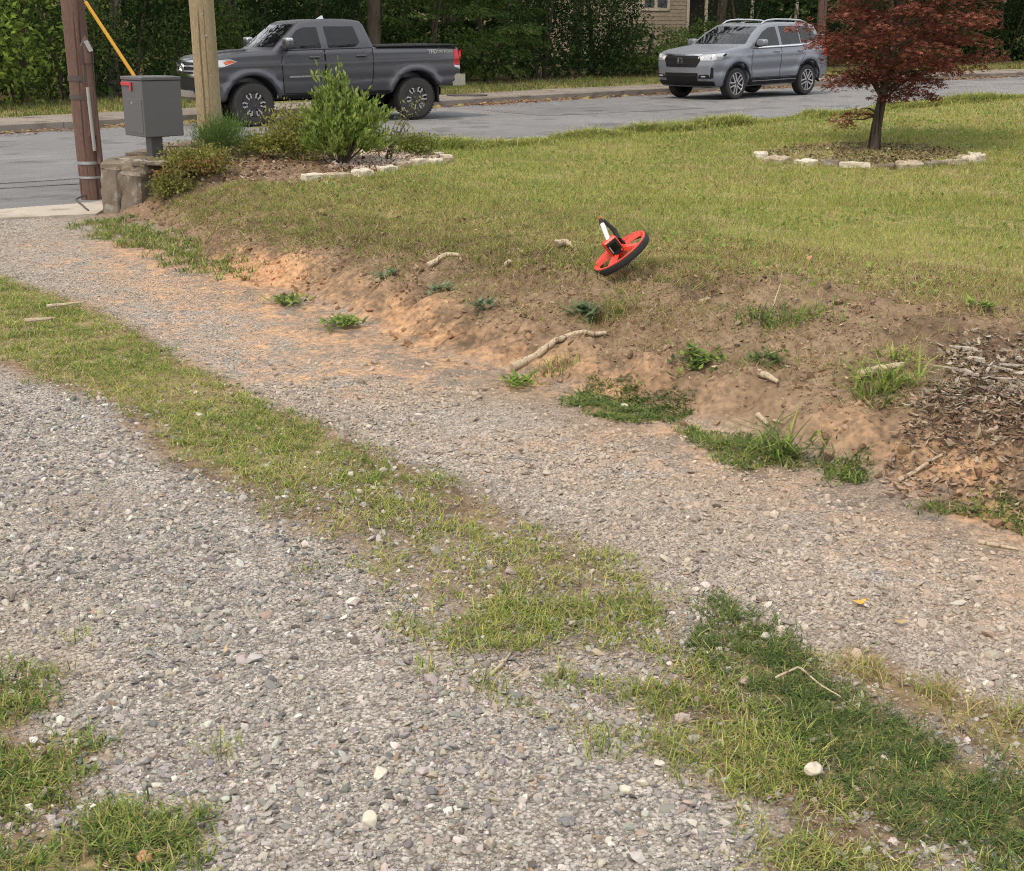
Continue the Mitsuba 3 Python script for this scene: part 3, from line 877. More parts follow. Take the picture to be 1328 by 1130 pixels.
# taller rough border of the lawn along the street
r = np.random.default_rng(8)
n = 46000
v = 5.8 + 16 * r.random(n)
q = 12.45 + 0.55 * (r.random(n) - 0.5) * (0.7 + 0.6 * r.random(n)) + 0.06
x, y = v * UX + q * NX, v * UY + q * NY
cl_ = fb(x, y, 1.5, 81)
ok = view_ok(x, y, 2) & (r.random(n) < 0.35 + sstep(0.38, 0.55, cl_))
x, y, cl_, v = x[ok], y[ok], cl_[ok], v[ok]
hh = (0.05 + 0.16 * sstep(0.35, 0.62, cl_) * (0.5 + 0.9 * fb(x, y, 6, 85))) * (0.5 + 0.7 * r.random(len(x))) * (0.75 + 0.35 * sstep(8, 6.5, v))
sh = np.stack([0.5 + 0 * x, 0.06 + 0 * x, 0.9 + 0.4 * (cl_ < 0.5), 0.15 + 0.25 * (fb(x, y, 4, 82) > 0.55)], 1)
mesh, col = join([blades(x, y, hh, np.full(len(x), 0.011), r, blend_cols(len(x), r, sh), 0.7, curl=0.9)])
stuff('border_grass', mesh, 'm_grass', 'longer tufted border plants and grass along the street edge of the lawn', 'grass', color=col)

# far verge behind the sidewalk
n = 60000
Kp, Kd, Kn = strip_mesh(KERB, 0, 0, 0, 0, step=0.25)
sel = (Kp[:, 0] > -14) & (Kp[:, 0] < 26)
Kp, Kn = Kp[sel], Kn[sel]
i = r.integers(0, len(Kp), n)
w_ = 1.78 + 4.4 * r.random(n) ** 1.3
x, y = Kp[i, 0] + Kn[i, 0] * w_ + r.normal(0, 0.15, n), Kp[i, 1] + Kn[i, 1] * w_ + r.normal(0, 0.15, n)
ok = r.random(n) < 0.3 + 0.7 * sstep(0.4, 0.6, fb(x, y, 0.9, 83))
x, y, w_ = x[ok], y[ok], w_[ok]
kd, ks = seg_dist(x, y, KERB)
ok = kd * ks > 1.8
x, y, w_ = x[ok], y[ok], w_[ok]
sh = np.stack([0.6 + 0 * x, 0.5 + 0 * x, 0.4 + 0 * x, 0.25 + 0.5 * (fb(x, y, 1.3, 84) > 0.55)], 1)
mesh, col = join([blades1(x, y, 0.10 * (0.4 + r.random(len(x))), 0.022 * (0.7 + 0.6 * r.random(len(x))), r, blend_cols(len(x), r, sh) * 0.8, 0.8)])
stuff('verge_grass', mesh, 'm_grass', 'strip of grass between the far sidewalk and the hedge', 'grass', color=col)

# thin weeds and dead grass on the bank, and its litter of leaves, bark and twigs
r = np.random.default_rng(9)
BK = []
def on_bank(n, r, s0=-0.1, s1=2.4):
    x, y = scatter(n, -3.6, 2.9, 3.4, 12, r)
    ok = view_ok(x, y)
    x, y = x[ok], y[ok]
    s = toe_s(x, y)
    ok = (s > s0) & (s < s1) & (poly_sd(x, y, BED) < 0)
    return x[ok], y[ok], s[ok]


x, y, s = on_bank(300000, r)
d = sstep(0.2, 0.6, s) * (0.22 + 0.78 * sstep(0.42, 0.6, fb(x, y, 2.4, 91))) * (0.75 + 0.25 * sstep(6.0, 7.2, y))
ok = r.random(len(x)) < d
x, y, s = x[ok], y[ok], s[ok]
g = fb(x, y, 1.7, 92)
hi = sstep(7, 9.5, y)
sh = np.stack([0.25 + 0.4 * hi, 0.2 * (g > 0.5) + 0.05, 0.2 + 0.3 * hi, 1.9 - 0.6 * hi], 1)
BK.append(blades1(x, y, 0.038 * (0.4 + r.random(len(x))), 0.0045 * (0.7 + 0.8 * r.random(len(x))), r, blend_cols(len(x), r, sh), 2.4))
x, y = scatter(260000, -3.2, 1.3, 6.2, 11.6, r)                                       # dry olive turf over the upper slope
s = toe_s(x, y)
s0 = np.clip(1.0 - 0.26 * (y - 6.8), 0.22, 1.1) + 0.5 * (fb(x, y, 2.2, 97) - 0.5)
m, e = lawn_mask(x, y)
d = sstep(-0.12, 0.25, s - s0) * (1 - 0.9 * m) * sstep(0.05, -0.05, poly_sd(x, y, BED)) * sstep(5.9, 7.0, y - 0.55 * np.clip(x, 0, 2)) * (0.25 + 0.75 * sstep(0.38, 0.56, fb(x, y, 3.4, 98)))
ok = view_ok(x, y) & (r.random(len(x)) < d)
x, y = x[ok], y[ok]
g = fb(x, y, 1.3, 99)
sh = np.stack([0.45 + 0.5 * (g > 0.5), 0.12 + 0 * x, 0.45 + 0 * x, 0.95 - 0.3 * (g > 0.5)], 1)
BK.append(blades1(x, y, 0.040 * (0.4 + r.random(len(x))), 0.0055 * (0.7 + 0.8 * r.random(len(x))), r, blend_cols(len(x), r, sh) * 0.9, 1.5))
mesh, col = join(BK)
stuff('bank_grass', mesh, 'm_grass', 'sparse dry grass and weeds on the bare bank', 'grass', color=col)


def flakes(x, y, size, r, cols, lift=0.004, flat=0.35, aspect=0.5):
    n = len(x)
    P = np.stack([x, y, height(x, y) + lift + 0.3 * size * r.random(n)], 1)
    A = rand_dirs(n, r)
    A[:, 2] *= flat
    A /= np.linalg.norm(A, axis=1, keepdims=True)
    U = np.tile([0, 0, 1.0], (n, 1)) + r.normal(0, 0.35, (n, 3))
    S = np.cross(A, U)
    S /= np.linalg.norm(S, axis=1, keepdims=True)
    v, f = leaf_quads(P, A * size[:, None], S * size[:, None] * aspect * 0.5 * (0.5 + r.random((n, 1))), 0.35)
    return v, f, np.repeat(cols, 4, 0)


LT = []
BROWN = [(0.24, 0.16, 0.10), (0.16, 0.105, 0.07), (0.33, 0.24, 0.15), (0.11, 0.075, 0.055), (0.42, 0.33, 0.22), (0.26, 0.19, 0.14)]
x, y, s = on_bank(190000, r)
ok = r.random(len(x)) < sstep(0.0, 0.4, s) * (0.2 + 0.7 * sstep(0.42, 0.6, fb(x, y, 2.1, 93)))
x, y = x[ok], y[ok]
LT.append(flakes(x, y, 0.007 + 0.026 * r.random(len(x)) ** 3, r, tint(len(x), BROWN, r, 0.25), aspect=0.45))
x, y = scatter(26000, -3.6, 2.0, 2.0, 11, r)                                             # dry bits on the drive
ok = view_ok(x, y) & (toe_s(x, y) < 0) & (r.random(len(x)) < 0.03 + 0.20 * sstep(0.45, 0.65, fb(x, y, 1.5, 94)) + 0.10 * (np.abs(toe_s(x, y)) < 0.8))
x, y = x[ok], y[ok]
LT.append(flakes(x, y, 0.008 + 0.022 * r.random(len(x)) ** 3, r, tint(len(x), BROWN + [(0.5, 0.42, 0.3), (0.55, 0.48, 0.37)], r, 0.25), aspect=0.35))
x, y = scatter(90000, -4, 1.8, 1.8, 9, r)                                                # dead thatch on the soil of the grassed strips
d = np.zeros_like(x)
for nm in ('strip', 'dark', 'lower', 'edge', 'sparse', 'c1', 'c2', 'c3', 'c4'):
    d = np.maximum(d, sstep(-0.15, 0.05, poly_sd(x, y, ZONE[nm])))
ok = view_ok(x, y) & (r.random(len(x)) < d * (0.35 + 0.5 * sstep(0.4, 0.6, fb(x, y, 4, 102))))
x, y = x[ok], y[ok]
LT.append(flakes(x, y, 0.010 + 0.024 * r.random(len(x)) ** 2, r, tint(len(x), STRAW + BROWN[:3], r, 0.25), 0.003, 0.25, 0.16))
mesh, col = join(LT)
stuff('dry_litter', mesh, 'm_vertex', 'scattered dry leaf bits, bark and twig fragments on bank and drive', 'litter', color=col)

# clods of earth on the bank
x, y, s = on_bank(52000, r, -0.05, 2.2)
ok = r.random(len(x)) < 0.18 + 0.5 * sstep(0.5, 0.65, fb(x, y, 3, 95))
x, y, s = x[ok], y[ok], s[ok]
cl1, ty1 = ground_type(x, y)
c = tint(len(x), [(0.20, 0.14, 0.09), (0.28, 0.2, 0.135), (0.155, 0.11, 0.075), (0.34, 0.26, 0.18)], r, 0.2)
c = c * (1 - cl1[:, None]) + np.array([0.48, 0.26, 0.13]) * cl1[:, None] * (0.7 + 0.5 * r.random((len(x), 1)))
mesh, col = join([stones(x, y, 0.007 + 0.042 * r.random(len(x)) ** 5, c, r, ico, 0.35, (0.5, 0.9))])
stuff('earth_clods', mesh, 'm_vertex', 'crumbled lumps of brown and orange earth on the bank', 'earth', color=col)

# leaf drift in the far gutter and odd leaves along the far side
n = 9000
i = r.integers(0, len(Kp), n)
w_ = -0.75 * r.random(n) ** 1.5
x, y = Kp[i, 0] + Kn[i, 0] * w_ + r.normal(0, 0.12, n), Kp[i, 1] + Kn[i, 1] * w_ + r.normal(0, 0.12, n)
kd, ks = seg_dist(x, y, KERB)
ok = (kd * ks < -0.03) & (r.random(n) < 0.2 + 0.8 * sstep(0.35, 0.6, fb(x, y, 0.5, 96)))
x, y = x[ok], y[ok]
P = np.stack([x, y, on_road(x, y) + 0.01 + 0.03 * r.random(len(x))], 1)
A = rand_dirs(len(x), r)
A[:, 2] *= 0.3
S = np.cross(A, np.tile([0, 0, 1.0], (len(x), 1)))
S /= np.linalg.norm(S, axis=1, keepdims=True)
sz = (0.05 + 0.06 * r.random((len(x), 1)))
lv, lf = leaf_quads(P, A * sz, S * sz * 0.35, 0.3)
stuff('gutter_leaves', (lv, lf), 'm_vertex', 'drift of fallen brown leaves in the far gutter', 'fallen leaves',
      color=np.repeat(tint(len(x), [(0.20, 0.11, 0.07), (0.27, 0.15, 0.09), (0.14, 0.08, 0.055), (0.36, 0.26, 0.16)], r, 0.3), 4, 0))

# ------------------------------------------------------------------ vehicles
from scipy.ndimage import map_coordinates


def surface_nets(Fd, org, h):
    """smooth mesh of the zero level of a field that is negative inside"""
    nx, ny, nz = Fd.shape
    ins = Fd < 0
    cnt = np.zeros((nx - 1, ny - 1, nz - 1))
    acc = np.zeros((nx - 1, ny - 1, nz - 1, 3))
    C = [(a, b, c) for a in (0, 1) for b in (0, 1) for c in (0, 1)]

    def sub(a):
        return tuple(slice(k, s - 1 + k) for k, s in zip(a, Fd.shape))

    for a in C:
        for ax in range(3):
            if a[ax] == 0:
                b = tuple(1 if k == ax else a[k] for k in range(3))
                fa, fb_ = Fd[sub(a)], Fd[sub(b)]
                m = ins[sub(a)] != ins[sub(b)]
                t = np.where(m, fa / (fa - fb_ + 1e-20), 0)
                for k in range(3):
                    acc[..., k] += np.where(m, a[k] + (t if k == ax else 0), 0)
                cnt += m
    on = cnt > 0
    idx = -np.ones(on.shape, int)
    idx[on] = np.arange(on.sum())
    cell = np.stack(np.nonzero(on), 1)
    v = (cell + acc[on] / cnt[on][:, None]) * h + org
    faces = []
    for ax in range(3):
        o1, o2 = (ax + 1) % 3, (ax + 2) % 3
        s0 = [slice(None)] * 3
        s1 = [slice(None)] * 3
        s0[ax], s1[ax] = slice(0, -1), slice(1, None)
        m = ins[tuple(s0)] != ins[tuple(s1)]
        e = np.stack(np.nonzero(m), 1)
        ok = (e[:, o1] > 0) & (e[:, o2] > 0) & (e[:, o1] < Fd.shape[o1] - 1) & (e[:, o2] < Fd.shape[o2] - 1)
        e = e[ok]
        flip = ins[tuple(s0)][tuple(e.T)]

        def at(d1, d2):
            q = e.copy()
            q[:, o1] -= d1
            q[:, o2] -= d2
            return idx[tuple(q.T)]

        a, b, c, d = at(1, 1), at(0, 1), at(0, 0), at(1, 0)
        q = np.stack([a, b, c, d], 1)
        q = np.where(flip[:, None], q, q[:, ::-1])
        faces.append(q)
    q = np.vstack(faces)
    return trimesh.Trimesh(v, np.vstack([q[:, [0, 1, 2]], q[:, [0, 2, 3]]]), process=False)


def smax(a, b, k):
    h = np.clip(0.5 - 0.5 * (b - a) / k, 0, 1)
    return b * (1 - h) + a * h + k * h * (1 - h)


def smin(a, b, k):
    return -smax(-a, -b, k)


def pill(sx, sy, sz):
    m = trimesh.creation.icosphere(3)
    v = np.array(m.vertices)
    v = np.sign(v) * np.abs(v) ** 0.6
    m.vertices = v * np.array([sx, sy, sz]) / 2
    return m


class Vehicle:
    """body field on a grid; x rearwards from the front axle, y to the right, z up"""

    def __init__(self, x0, x1, ymax, z0, z1, h):
        self.h = h
        self.xs, self.ys, self.zs = np.arange(x0, x1, h), np.arange(-ymax, ymax + h, h), np.arange(z0, z1, h)
        self.X, self.Y, self.Z = np.meshgrid(self.xs, self.ys, self.zs, indexing='ij')
        self.org = np.array([x0, -ymax, z0])

    def sil(self, poly, sweep=None):
        """silhouette field from a side outline, swept by sweep(x, y)"""
        gx_, gz_ = np.meshgrid(self.xs, self.zs, indexing='ij')
        f2 = -poly_sd(gx_, gz_, poly)
        X_ = self.X if sweep is None else self.X - sweep(self.X, self.Y)
        return map_coordinates(f2, [(X_ - self.xs[0]) / self.h, (self.Z - self.zs[0]) / self.h], order=1, mode='nearest')

    def cast(self, P2, axis, sgn):
        """where a line along the axis, coming from outside (sgn = side), meets the body"""
        P2, inv = np.unique(np.round(P2, 5), axis=0, return_inverse=True)
        inv = np.ravel(inv)
        n = len(P2)
        N = 150
        lo, hi = [(self.xs[0], self.xs[-1]), (self.ys[0], self.ys[-1]), (self.zs[0], self.zs[-1])][axis]
        t = np.linspace(hi, lo, N) if sgn > 0 else np.linspace(lo, hi, N)
        o = [k for k in range(3) if k != axis]
        P = np.zeros((n, N, 3))
        P[..., o[0]], P[..., o[1]], P[..., axis] = P2[:, :1], P2[:, 1:2], t[None]
        g_ = (P - self.org) / self.h
        f = map_coordinates(self.F, [g_[..., k] for k in range(3)], order=1, mode='nearest')
        k = np.argmax(f < 0, 1)
        ok = (f < 0).any(1) & (k > 0)
        k = np.maximum(k, 1)
        ar = np.arange(n)
        f0, f1 = f[ar, k - 1], f[ar, k]
        tt = t[k - 1] + (t[k] - t[k - 1]) * f0 / (f0 - f1 + 1e-12)
        tt[~ok] = np.median(tt[ok]) if ok.any() else 0
        return tt[inv]

    def panel(self, poly, axis, sgn, off=0.006, thick=0.03, step=0.07, rnd=0.0):
        """sheet that follows the body inside a 2D outline"""
        p = poly if hasattr(poly, 'exterior') else sg.Polygon(poly)
        if rnd:
            p = p.buffer(-rnd).buffer(rnd)
        m = trimesh.creation.extrude_polygon(p, step)
        m = m.subdivide_to_size(step)
        v = np.array(m.vertices)
        hit = self.cast(v[:, :2], axis, sgn)
        o = [k for k in range(3) if k != axis]
        out = np.zeros_like(v)
        out[:, o[0]], out[:, o[1]] = v[:, 0], v[:, 1]
        tz = v[:, 2] / step
        out[:, axis] = hit + sgn * (off - (1 - tz) * (thick + off))
        f = np.array(m.faces)
        det = {0: 1, 1: -1, 2: 1}[axis] * sgn
        return trimesh.Trimesh(out, f if det > 0 else f[:, ::-1], process=False)


def wheel_parts(root, M, rad, wid, rim, style):
    """wheel at M, outer face towards local -y"""
    prof = np.array([(rim * 0.98, -wid * 0.44), (rim * 1.05, -wid * 0.49), (rad * 0.88, -wid * 0.5), (rad * 0.955, -wid * 0.46), (rad * 0.99, -wid * 0.38), (rad, -wid * 0.2), (rad, wid * 0.2), (rad * 0.99, wid * 0.38), (rad * 0.95, wid * 0.46), (rim, wid * 0.46), (rim * 0.98, wid * 0.3)])
    th = np.linspace(0, 2 * np.pi, 49)[:-1]

    def revolve(pr):
        v = np.stack([pr[:, 0][None] * np.cos(th)[:, None], np.tile(pr[:, 1], (48, 1)), pr[:, 0][None] * np.sin(th)[:, None]], -1).reshape(-1, 3)
        n = len(pr)
        f = []
        for i in range(48):
            for j in range(n - 1):
                a, b, c, d = i * n + j, i * n + j + 1, ((i + 1) % 48) * n + j + 1, ((i + 1) % 48) * n + j
                f += [(a, b, c), (a, c, d)]
        return trimesh.Trimesh(v, np.array(f), process=False)

    w = put(root + '__wheel', tm(revolve(prof), M), 'm_tyre', smooth=40)
    # tread blocks
    tb = []
    for i in range(44 if style == 'truck' else 0):
        for k, yy in enumerate((-0.36, -0.12, 0.12, 0.36)):
            tb.append(tm(trimesh.creation.box((0.012, wid * 0.17, rad * 0.085)), rot([0, 1, 0], i * 360 / 44 + (k % 2) * 4) @ tr(rad + 0.001, yy * wid, 0)))
    if tb:
        put(w + '__tread', tm(cat_(tb), M), 'm_tyre')
    dish = np.array([(0.012, -wid * 0.33), (rim * 0.25, -wid * 0.33), (rim * 0.45, -wid * 0.27), (rim * 0.8, -wid * 0.24), (rim * 0.92, -wid * 0.25), (rim * 0.97, -wid * 0.42), (rim * 1.0, -wid * 0.46), (rim * 0.97, -wid * 0.3)])
    put(w + '__rim', tm(revolve(dish), M), 'm_alloy_dark' if style == 'truck' else 'm_alloy_dark', smooth=40)
    put(w + '__rim_edge', tm(revolve(np.array([(rim * 0.95, -wid * 0.44), (rim * 0.97, -wid * 0.475), (rim * 1.01, -wid * 0.475), (rim * 1.02, -wid * 0.44)])), M), 'm_alloy_dark' if style == 'truck' else 'm_alloy', smooth=40)

    def plate(poly, y, t):
        m = trimesh.creation.extrude_polygon(sg.Polygon(poly), t)
        v = np.array(m.vertices)
        return trimesh.Trimesh(np.stack([v[:, 0], y - v[:, 2], v[:, 1]], 1), m.faces[:, ::-1], process=False)

    sp = []
    if style == 'truck':
        for i in range(6):
            for sgn in (-1, 1):
                poly = [(rim * 0.50, sgn * rim * 0.13), (rim * 0.86, sgn * rim * 0.20), (rim * 0.93, sgn * rim * 0.37), (rim * 0.83, sgn * rim * 0.40), (rim * 0.76, sgn * rim * 0.28), (rim * 0.50, sgn * rim * 0.25)]
                sp.append(tm(plate(poly, -wid * 0.36, 0.03), rot([0, 1, 0], i * 60 + 30)))
        put(w + '__spokes', tm(cat_(sp), M), 'm_alloy')
        dk = [tm(plate([(0, -rim * 0.2), (rim * 0.9, -rim * 0.17), (rim * 0.9, rim * 0.17), (0, rim * 0.2)], -wid * 0.32, 0.02), rot([0, 1, 0], i * 60 + 30)) for i in range(6)]
        put(w + '__hub', tm(cat_(dk + [tm(trimesh.creation.cylinder(rim * 0.2, 0.05), tr(0, -wid * 0.38, 0) @ rot([1, 0, 0], 90))]), M), 'm_alloy_dark')
    else:
        for i in range(5):
            for sgn in (-1, 1):
                poly = [(rim * 0.12, sgn * rim * 0.05), (rim * 0.95, sgn * rim * 0.14), (rim * 0.95, sgn * rim * 0.26), (rim * 0.12, sgn * rim * 0.17)]
                sp.append(tm(plate(poly, -wid * 0.38, 0.03), rot([0, 1, 0], i * 72 + 18)))
        put(w + '__spokes', tm(cat_(sp), M), 'm_alloy')
        put(w + '__hub', tm(trimesh.creation.cylinder(rim * 0.17, 0.05), M @ tr(0, -wid * 0.40, 0) @ rot([1, 0, 0], 90)), 'm_alloy_dark')
    return w


def face_text(txt, height_, M, bold=True):
    m = meshkit.text_mesh(txt, height_, 0.004, bold)
    return tm(m, M)


def side_text(V, txt, x, z, hgt, off=0.004):
    """lettering on the left flank (the side at -y), reading from the front"""
    m = meshkit.text_mesh(txt, hgt, 0.004, True)
    v = np.array(m.vertices)
    px, pz = x + v[:, 0], z + v[:, 1]
    hit = V.cast(np.stack([px, pz], 1), 1, -1)
    return trimesh.Trimesh(np.stack([px, hit - off - v[:, 2], pz], 1), m.faces, process=False)


# ---------------- grey pickup
def build_truck():
    h = 0.028
    V = Vehicle(-1.12, 4.50, 1.08, 0.30, 1.95, h)
    X_, Y_, Z_ = V.X, V.Y, V.Z
    nose = lambda x, y: 0.22 * y * y * np.clip(1 - (x + 1.0) / 1.2, 0, 1)
    low = [(-0.80, 0.44), (-0.93, 0.50), (-0.98, 0.66), (-0.97, 0.88), (-0.95, 1.08), (-0.90, 1.18), (-0.75, 1.225), (-0.3, 1.275), (0.30, 1.315), (0.6, 1.325), (2.42, 1.33), (2.5, 1.335), (4.16, 1.315), (4.20, 1.28), (4.22, 0.80), (4.20, 0.62), (4.05, 0.58), (3.75, 0.60), (2.78, 0.50), (2.6, 0.47), (0.58, 0.45)]
    W = 0.935 - 0.05 * np.clip((Z_ - 0.92) / 0.42, -1.2, 1.2) ** 2 - 0.02 * (Z_ > 1.26)
    W = W + 0.012 * np.exp(-((Z_ - 1.06 - 0.012 * X_) / 0.05) ** 2) - 0.012 * np.exp(-((Z_ - 0.78) / 0.05) ** 2)
    W = W - 0.15 * np.clip((-0.35 - X_) / 0.62, 0, 1) ** 2 - 0.05 * np.clip((X_ - 3.7) / 0.6, 0, 1) ** 2
    for cx in (0.0, 3.235):
        rr = np.hypot(X_ - cx, Z_ - 0.40)
        W = W + 0.045 * np.exp(-((rr - 0.535) / 0.06) ** 2) * (Z_ < 1.0)
    body = smax(np.abs(Y_) - W, V.sil(low, nose), 0.07)
    cab = [(0.28, 1.15), (0.33, 1.31), (0.95, 1.765), (1.10, 1.815), (1.5, 1.84), (1.95, 1.835), (2.20, 1.805), (2.27, 1.74), (2.40, 1.36), (2.42, 1.1)]
    wind = lambda x, y: 0.16 * y * y * np.clip(1 - (x - 0.3) / 1.2, 0, 1)
    Wc = 0.885 - 0.19 * np.clip((Z_ - 1.28) / 0.55, 0, 1) ** 1.25
    cabf = smax(np.abs(Y_) - Wc, V.sil(cab, wind), 0.06)
    F_ = smin(body, cabf, 0.03)
    for cx in (0.0, 3.235):
        arch = np.maximum(np.hypot(X_ - cx, Z_ - 0.40) - 0.485, 0.50 - np.abs(Y_))
        F_ = smax(F_, -arch, 0.015)
    # open bed under its flat cover
    F_ = np.maximum(F_, -np.maximum(np.maximum(np.abs(X_ - 3.32) - 0.84, np.abs(Y_) - 0.78), 1.24 - Z_))
    V.F = F_
    t = thing('pickup_truck', 'dark grey crew-cab pickup truck parked along the far kerb behind the green shrub', 'pickup truck')
    yaw = math.radians(60)
    Mw = mat([0, 0, 0], (math.sin(yaw), math.cos(yaw), 0.012))
    Mw[:2, 3] = np.array([-4.61, 24.17]) + 0.93 * np.array([-math.cos(yaw), math.sin(yaw)])
    Mw[2, 3] = float(on_road(-4.2, 24.6)) + 0.0

    def add(part, mesh, m, smooth=False):
        return put(t + '__' + part, tm(mesh, Mw), m, smooth)

    b = surface_nets(F_, V.org, h)
    trimesh.smoothing.filter_taubin(b, iterations=4)
    add('body', b, 'm_truck_paint', 50)
    # glass
    for s in (-1, 1):
        add('side_window', V.panel([(0.66, 1.325), (1.36, 1.335), (1.325, 1.70), (1.06, 1.695), (0.93, 1.645), (0.70, 1.42)], 1, s, 0.006, 0.02, rnd=0.02), 'm_tint_glass', True)
        add('side_window', V.panel([(1.50, 1.335), (2.02, 1.345), (2.13, 1.42), (2.05, 1.705), (1.46, 1.71)], 1, s, 0.006, 0.02, rnd=0.02), 'm_tint_glass', True)
    ws = V.panel([(-0.78, 1.365), (0.78, 1.365), (0.62, 1.755), (-0.62, 1.755)], 0, -1, 0.006, 0.03, 0.06, 0.03)
    add('windshield', ws, 'm_tint_glass', True)
    add('rear_window', V.panel([(-0.70, 1.40), (0.70, 1.40), (0.60, 1.70), (-0.60, 1.70)], 0, 1, 0.006, 0.03, rnd=0.03), 'm_tint_glass', True)
    # doors: shallow raised skins with their own handles
    for s in (-1, 1):
        for k, (poly, hx) in enumerate((([(0.60, 0.56), (1.375, 0.56), (1.395, 1.30), (0.62, 1.29), (0.575, 1.1)], 1.20), ([(1.41, 0.56), (2.28, 0.58), (2.34, 0.80), (2.36, 1.31), (1.43, 1.30)], 2.12))):
            d = put(t + '__door', tm(V.panel(poly, 1, s, 0.005, 0.02, 0.09, 0.02), Mw), 'm_truck_paint', 35)
            put(d + '__seam', tm(V.panel(sg.Polygon(poly).buffer(0.016).difference(sg.Polygon(poly).buffer(0.003)), 1, s, 0.0025, 0.02, 0.12), Mw), 'm_dark')
            hz = 1.175 + 0.01 * k
            y_ = float(V.cast(np.array([[hx, hz]]), 1, s)[0])
            put(d + '__handle', tm(rbox(0.20, 0.035, 0.032, 0.01, tr(hx, y_ + s * 0.028, hz)), Mw), 'm_truck_paint')
        add('side_moulding', V.panel([(0.70, 0.83), (1.30, 0.835), (1.30, 0.86), (0.70, 0.86)], 1, s, 0.016, 0.02), 'm_alloy')
        add('rocker_panel', V.panel([(0.52, 0.46), (2.70, 0.50), (2.68, 0.555), (0.54, 0.53)], 1, s, 0.006, 0.02), 'm_black_plastic')
        # mirror: arm and shell
        y_ = float(V.cast(np.array([[0.72, 1.34]]), 1, s)[0])
        mk = add('mirror', tm(pill(0.17, 0.27, 0.20), tr(0.66, y_ + s * 0.19, 1.42)), 'm_truck_paint', 40)
        put(mk + '__arm', tm(rbox(0.09, 0.14, 0.05, 0.012, tr(0.70, y_ + s * 0.045, 1.36)), Mw), 'm_black_plastic')
        put(mk + '__cap', tm(tm(pill(0.15, 0.25, 0.09), tr(0.655, y_ + s * 0.195, 1.485)), Mw), 'm_alloy')
        # lamps
        hl = add('headlight', V.panel([(-0.92, 0.97), (-0.56, 1.03), (-0.26, 1.13), (-0.38, 1.175), (-0.90, 1.14)], 1, s, 0.008, 0.05, 0.05), 'm_lens', True)
        put(hl + '__front_lens', tm(V.panel([(s * 0.52, 1.00), (s * 0.80, 1.00), (s * 0.80, 1.12), (s * 0.54, 1.13)], 0, -1, 0.008, 0.05, 0.05), Mw), 'm_lens', True)
        put(hl + '__marker', tm(V.panel([(-0.48, 1.075), (-0.29, 1.125), (-0.38, 1.155), (-0.52, 1.12)], 1, s, 0.012, 0.03, 0.05), Mw), 'm_amber', True)
        tl = add('tail_light', V.panel([(4.03, 0.98), (4.20, 0.96), (4.215, 1.25), (4.08, 1.26)], 1, s, 0.010, 0.04, 0.05), 'm_tail_red', True)
        put(tl + '__reversing_lens', tm(V.panel([(4.06, 0.93), (4.20, 0.89), (4.20, 0.955), (4.06, 0.975)], 1, s, 0.010, 0.04, 0.05), Mw), 'm_lens', True)
        put(tl + '__rear_lens', tm(V.panel([(s * 0.72, 0.92), (s * 0.85, 0.92), (s * 0.85, 1.25), (s * 0.74, 1.25)], 0, 1, 0.008, 0.03), Mw), 'm_tail_red', True)
        add('mud_flap', rbox(0.03, 0.26, 0.34, 0.008, tr(3.72, s * 0.76, 0.46)), 'm_black_rubber')
    bx = [(4.02, 0.60), (4.27, 0.60), (4.27, 0.79), (4.10, 0.80), (4.02, 0.77)]
    bm = trimesh.creation.extrude_polygon(sg.Polygon(bx).buffer(0.012), 1.80)
    bm = tm(bm, np.array([[1, 0, 0, 0.02], [0, 0, 1, -0.90], [0, 1, 0, 0], [0, 0, 0, 1.0]]))
    bm.invert()
    add('rear_bumper', bm, 'm_chrome')
    # front: grille, badge, lower bumper, skid strip
    g_ = add('grille', V.panel([(-0.52, 0.92), (0.52, 0.92), (0.56, 1.10), (0.45, 1.15), (-0.45, 1.15), (-0.56, 1.10)], 0, -1, 0.006, 0.05, 0.08, 0.03), 'm_black_plastic', True)
    ring = sg.Polygon([(-0.57, 0.87), (0.57, 0.87), (0.62, 1.11), (0.48, 1.185), (-0.48, 1.185), (-0.62, 1.11)]).buffer(-0.03).buffer(0.03)
    ring = ring.difference(sg.Polygon([(-0.50, 0.925), (0.50, 0.925), (0.54, 1.095), (0.44, 1.125), (-0.44, 1.125), (-0.54, 1.095)]))
    put(g_ + '__surround', tm(V.panel(ring, 0, -1, 0.022, 0.05, 0.08), Mw), 'm_chrome', 40)
    for z in (0.975, 1.06):
        put(g_ + '__bar', tm(V.panel([(-0.51, z - 0.014), (0.51, z - 0.014), (0.51, z + 0.014), (-0.51, z + 0.014)], 0, -1, 0.02, 0.03, 0.08), Mw), 'm_alloy', 40)
    xf = float(V.cast(np.array([[0.0, 1.03]]), 0, -1)[0])
    el = []
    for rx, rz in ((0.115, 0.078), (0.045, 0.072), (0.085, 0.03)):
        a = np.linspace(0, 2 * np.pi, 33)
        el.append(tube(np.stack([a * 0 + xf - 0.03, rx * np.cos(a), 1.03 + (0.022 if rx == 0.085 else 0) + rz * np.sin(a)], 1), 0.011, 6))
    put(g_ + '__emblem', tm(cat_(el), Mw), 'm_chrome', 50)
    add('front_bumper', V.panel([(-0.80, 0.52), (0.80, 0.52), (0.82, 0.80), (0.60, 0.855), (-0.60, 0.855), (-0.82, 0.80)], 0, -1, 0.012, 0.05, 0.09, 0.03), 'm_black_plastic', 40)
    add('skid_plate', V.panel([(-0.50, 0.52), (0.50, 0.52), (0.44, 0.64), (-0.44, 0.64)], 0, -1, 0.03, 0.05, 0.09, 0.02), 'm_alloy', 40)
